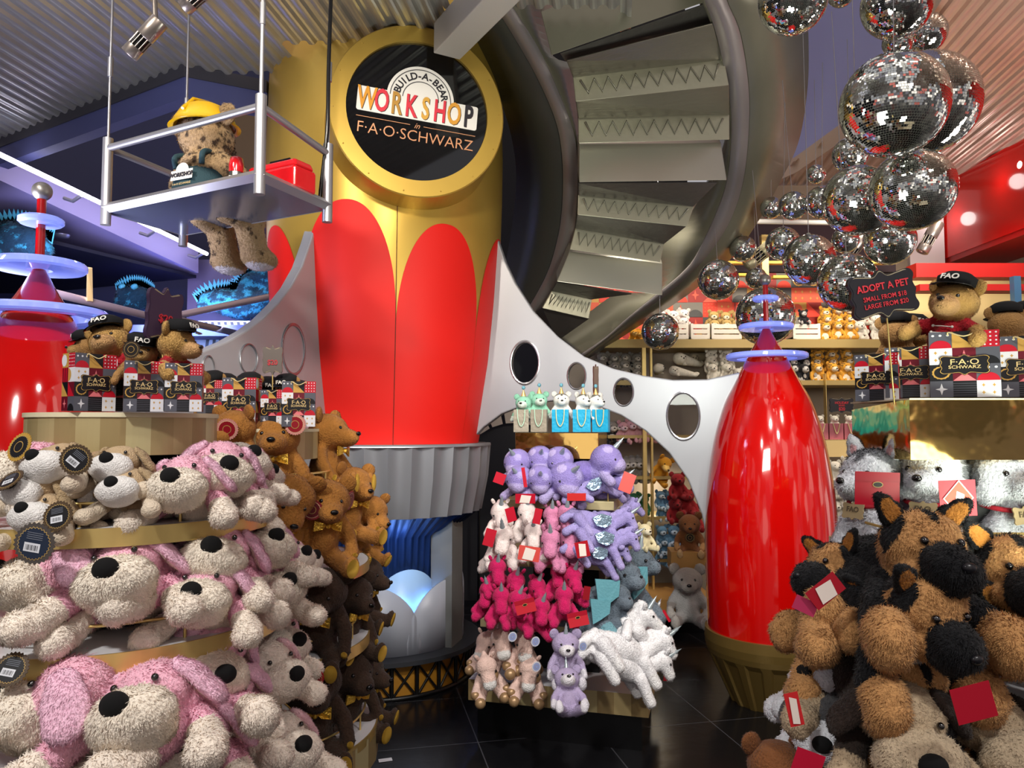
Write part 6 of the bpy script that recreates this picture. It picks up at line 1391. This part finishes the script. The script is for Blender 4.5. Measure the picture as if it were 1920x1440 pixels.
# gift bags and toys right of the booster
for i, px in enumerate((1538, 1566, 1594)):
    Y = 5.7; W0, H0 = sz(25, Y), sz(30, Y); e = empty('rose_gift_bag', at(px, 824, Y), (0, 0, R(-4)), 1, f'rose pink paper bag, {ORD[i]} under the small price board', 'gift bag', 'rose bags on the yellow riser')
    MB().box((0, 0, H0 / 2), (W0, .06, H0)).build('bag_body', mat('rose_paper', '#B8646E', .5), e); MB().tube(spline([(-W0 * .25, -.034, H0), (0, -.04, H0 * .35), (W0 * .25, -.034, H0)], 6), .004, 6).build('rope_handle', M_RP, e)
    place(polar, px, 786, 5.72, .14, 0, 0, 0, f'white toy with pink ears, {ORD[i]} poking out of the rose bags', 'soft toy', 'white toys in rose bags')
e = empty('yellow_riser', at(1572, 840, 5.8), (0, 0, 0), 1, 'pale yellow riser block under the rose bags', 'riser'); a, b = at(1515, 825, 5.7), at(1610, 856, 5.7); MB().box((0, 0, 0), (b.x - a.x, .3, a.z - b.z)).build('block', mat('pale_yellow_card', '#D9BE82', .5), e)
for i, (x, y) in enumerate(((1568, 875), (1592, 868), (1566, 905), (1590, 925), (1570, 950), (1568, 980))): place(polar, x, y, 5.6, .2, rnd.uniform(-20, 20), 0, 0, ['cream toy under the yellow riser, left one', 'cream toy under the yellow riser, right one behind the husky head', 'cream toy just right of the booster at husky nose height', 'cream toy holding a red ball behind the husky', 'cream toy hidden lower behind the husky chest', 'lowest cream toy between booster and husky'][i], 'soft toy', 'cream toys behind the husky')
# ================================================================ left background : sea dragon, railing, drawings
GLs = mat('clear_glass', '#CFE0F0', .03, trans=1., ior=1.1)
def rail(nm, a, b, lab, h=.0):
    e = empty(nm, a, label=lab, cat='railing'); d = b - a
    MB().tube([Vector(), d], .03, 8).build('top_rail', mat('bronze_rail', '#A08F88', .4, .6), e); dn = Vector((0, 0, -.42))
    MB().prism([Vector((0, 0, -.03)), d + Vector((0, 0, -.03)), d + dn, dn], [p + Vector((.0, .012, 0)) for p in (Vector((0, 0, -.03)), d + Vector((0, 0, -.03)), d + dn, dn)]).build('glass_pane', GLs, e)
    MB().tube([dn, d + dn], .02, 8).build('bottom_rail', M_RAIL, e)
rail('glass_railing', at(95, 548, 5.2), at(300, 598, 5.9), 'glass railing descending behind the nearest capped bears'); rail('glass_railing', at(325, 598, 6.0), at(445, 625, 6.6), 'glass railing section right of the dark price board')
rail('glass_railing', at(330, 592, 6.2), at(512, 555, 6.6), 'glass railing rising towards the rocket in front of the sea serpent')
TL_, TD = '#2F8AA0', '#123A4C'
def serpent(nm, pts, rs_, lab, Y0):
    e = empty(nm, pts[0], label=lab, cat='soft toy'); P = spline([p - pts[0] for p in pts], 8); rr = [np.interp(i / (len(P) - 1), np.linspace(0, 1, len(rs_)), rs_) for i in range(len(P))]
    L = [E(p, r, TL_) for p, r in zip(P, rr)]; rg = random.Random(2)
    pt = [E(Vector(rg.choice(P)) + Vector((rg.uniform(-.15, .15), -.1, rg.uniform(-.15, .15))), (.05, .1, .02), TD) for k in range(120)]
    mkobj('body', blob(nm, L, .03, 5000, .018, .01, 5, pt, (.015, 20)), None, e)
    mb = MB()
    for i in range(2, len(P) - 2, 1):
        t = (P[i + 1] - P[i - 1]).normalized(); u = Vector((t.z, 0, -t.x)); u = -u if u.z < 0 else u; p = P[i] + u * rr[i] * .9; mb.add([p - t * .035, p + t * .035, p + u * .11 + t * -.02, p + Vector((0, .03, 0))], [(0, 1, 2), (1, 3, 2), (3, 0, 2)])
    mb.build('spines', mat('teal_spines', '#49A9C4', .5), e); return e
serpent('sea_serpent_toy', [at(x, y, 7.2) for x, y in ((378, 575), (400, 562), (430, 568), (462, 575), (490, 570), (520, 555), (520, 525), (500, 518), (476, 524), (462, 545), (466, 570))], [.05, .10, .14, .13, .12, .12, .11, .10, .09, .09, .07], 'teal sea serpent toy coiled on the ledge left of the rocket', 7.2)
s_ = serpent('sea_dragon_toy', [at(x, y, 6.6) for x, y in ((228, 565), (245, 560), (262, 562), (280, 570))], [.06, .12, .12, .06], 'bright teal horned dragon head toy above the glass railing', 6.6)
for x0, x1 in ((238, 227), (258, 250)): MB().tube(spline([at(x0, 553, 6.6) - s_.location, at(x1 + 6, 545, 6.55) - s_.location, at(x1, 534, 6.5) - s_.location], 5), [.03] * 10 + [.01], 8).build('horn', mat('teal_spines'), s_)
serpent('sea_serpent_toy', [at(x, y, 5.6) for x, y in ((-20, 455), (20, 448), (60, 455), (85, 470))], [.12, .14, .13, .06], 'dark teal scaled toy lying behind the left booster mast', 5.6)
e = empty('zebra_panel', at(415, 632, 6.9), label='zebra striped white and black panel low behind the left fin', cat='panel'); mb = MB(); mb.box((0, 0, 0), (.55, .02, .3), col='#D8DCE0')
for k in range(7): x = -.15 + k * .06; mb.poly([(x, -.012, -.14), (x + .028, -.012, -.14), (x + .05, -.012, 0), (x + .022, -.012, .14), (x - .006, -.012, .14), (x + .02, -.012, 0)], '#14161C')
mb.build('panel', M_VC, e)
e = empty('brass_frame', at(150, 540, 5.4), label='square brass frame standing behind the left booster rings', cat='frame')
q = [at(118, 500, 5.4), at(168, 506, 5.4), at(168, 565, 5.4)]; MB().tube([p - e.location for p in q], .025, 4, sm=False).build('frame', M_GOLD, e)
e = empty('ledge', (-3.4, 7.0, at(400, 600, 7.0).z - .15), label='lilac lit ledge carrying the teal toys behind the railings', cat='ledge'); MB().box((0, 0, 0), (4.2, .8, .1)).build('top', mat('periwinkle_ledge', '#7C84C4', .5), e); MB().box((0, .2, -.6), (4.0, .4, 1.1)).build('front', M_LAV, e)
e = empty('smoke_detector', at(116, 440, 5.9), label='small round ceiling fitting in the dark blue ceiling', cat='ceiling fitting'); MB().lathe([(0, -.02), (.05, -.02), (.06, 0)], 20).build('disc', M_RAIL, e)
e = empty('paper_scrap', (at(712, 1398, 3.3).x, 3.45, .003), (0, 0, .3), 1, 'small white scrap of paper on the floor beside the round display', 'scrap'); MB().box((0, 0, 0), (.06, .03, .002)).build('sheet', M_WHT, e)
# archway behind the central display
e = empty('far_archway', at(925, 830, 6.3), label='dark arched doorway with pale rays behind the unicorn display', cat='archway'); o_ = e.location
mb = MB(); c_ = at(965, 900, 6.3) - o_
for k in range(9): a, b = R(60 + k * 14), R(60 + k * 14 + 11); mb.add([c_ + Vector((.48 * math.cos(a), 0, .48 * math.sin(a))), c_ + Vector((.78 * math.cos(a), 0, .78 * math.sin(a))), c_ + Vector((.78 * math.cos(b), 0, .78 * math.sin(b))), c_ + Vector((.48 * math.cos(b), 0, .48 * math.sin(b)))], [(0, 1, 2, 3)])
mb.build('rays', mat('pale_ray_panel', '#9A8F80', .5), e); MB().prism([c_ + Vector((.46 * math.cos(R(a)), .02, .46 * math.sin(R(a)))) for a in range(0, 181, 10)] + [c_ + Vector((-.46, .02, -1.0)), c_ + Vector((.46, .02, -1.0))], [c_ + Vector((.46 * math.cos(R(a)), .05, .46 * math.sin(R(a)))) for a in range(0, 181, 10)] + [c_ + Vector((-.46, .05, -1.0)), c_ + Vector((.46, .05, -1.0))]).build('opening', mat('black_void_fill'), e)  # black sheet stands in for the dark inside the doorway
e = empty('blue_neon', at(898, 865, 5.8), label='short glowing blue tube in the dark gap beside the silver skirt', cat='light'); MB().tube([(0, 0, -.06), (-.02, 0, 0), (0, 0, .06)], .012, 8).build('tube', mat('blue_glow', '#3F7BFF', .4, emit=6), e); MB().tube([(0, 0, -.06), (0, 0, -e.location.z)], .01, 8).build('stand', M_BLK, e)
for t_ in [v for v in list(globals().values()) if isinstance(v, Toy)]:
    if not t_.used:
        for ch in list(t_.e.children_recursive): bpy.data.objects.remove(ch)
        bpy.data.objects.remove(t_.e)
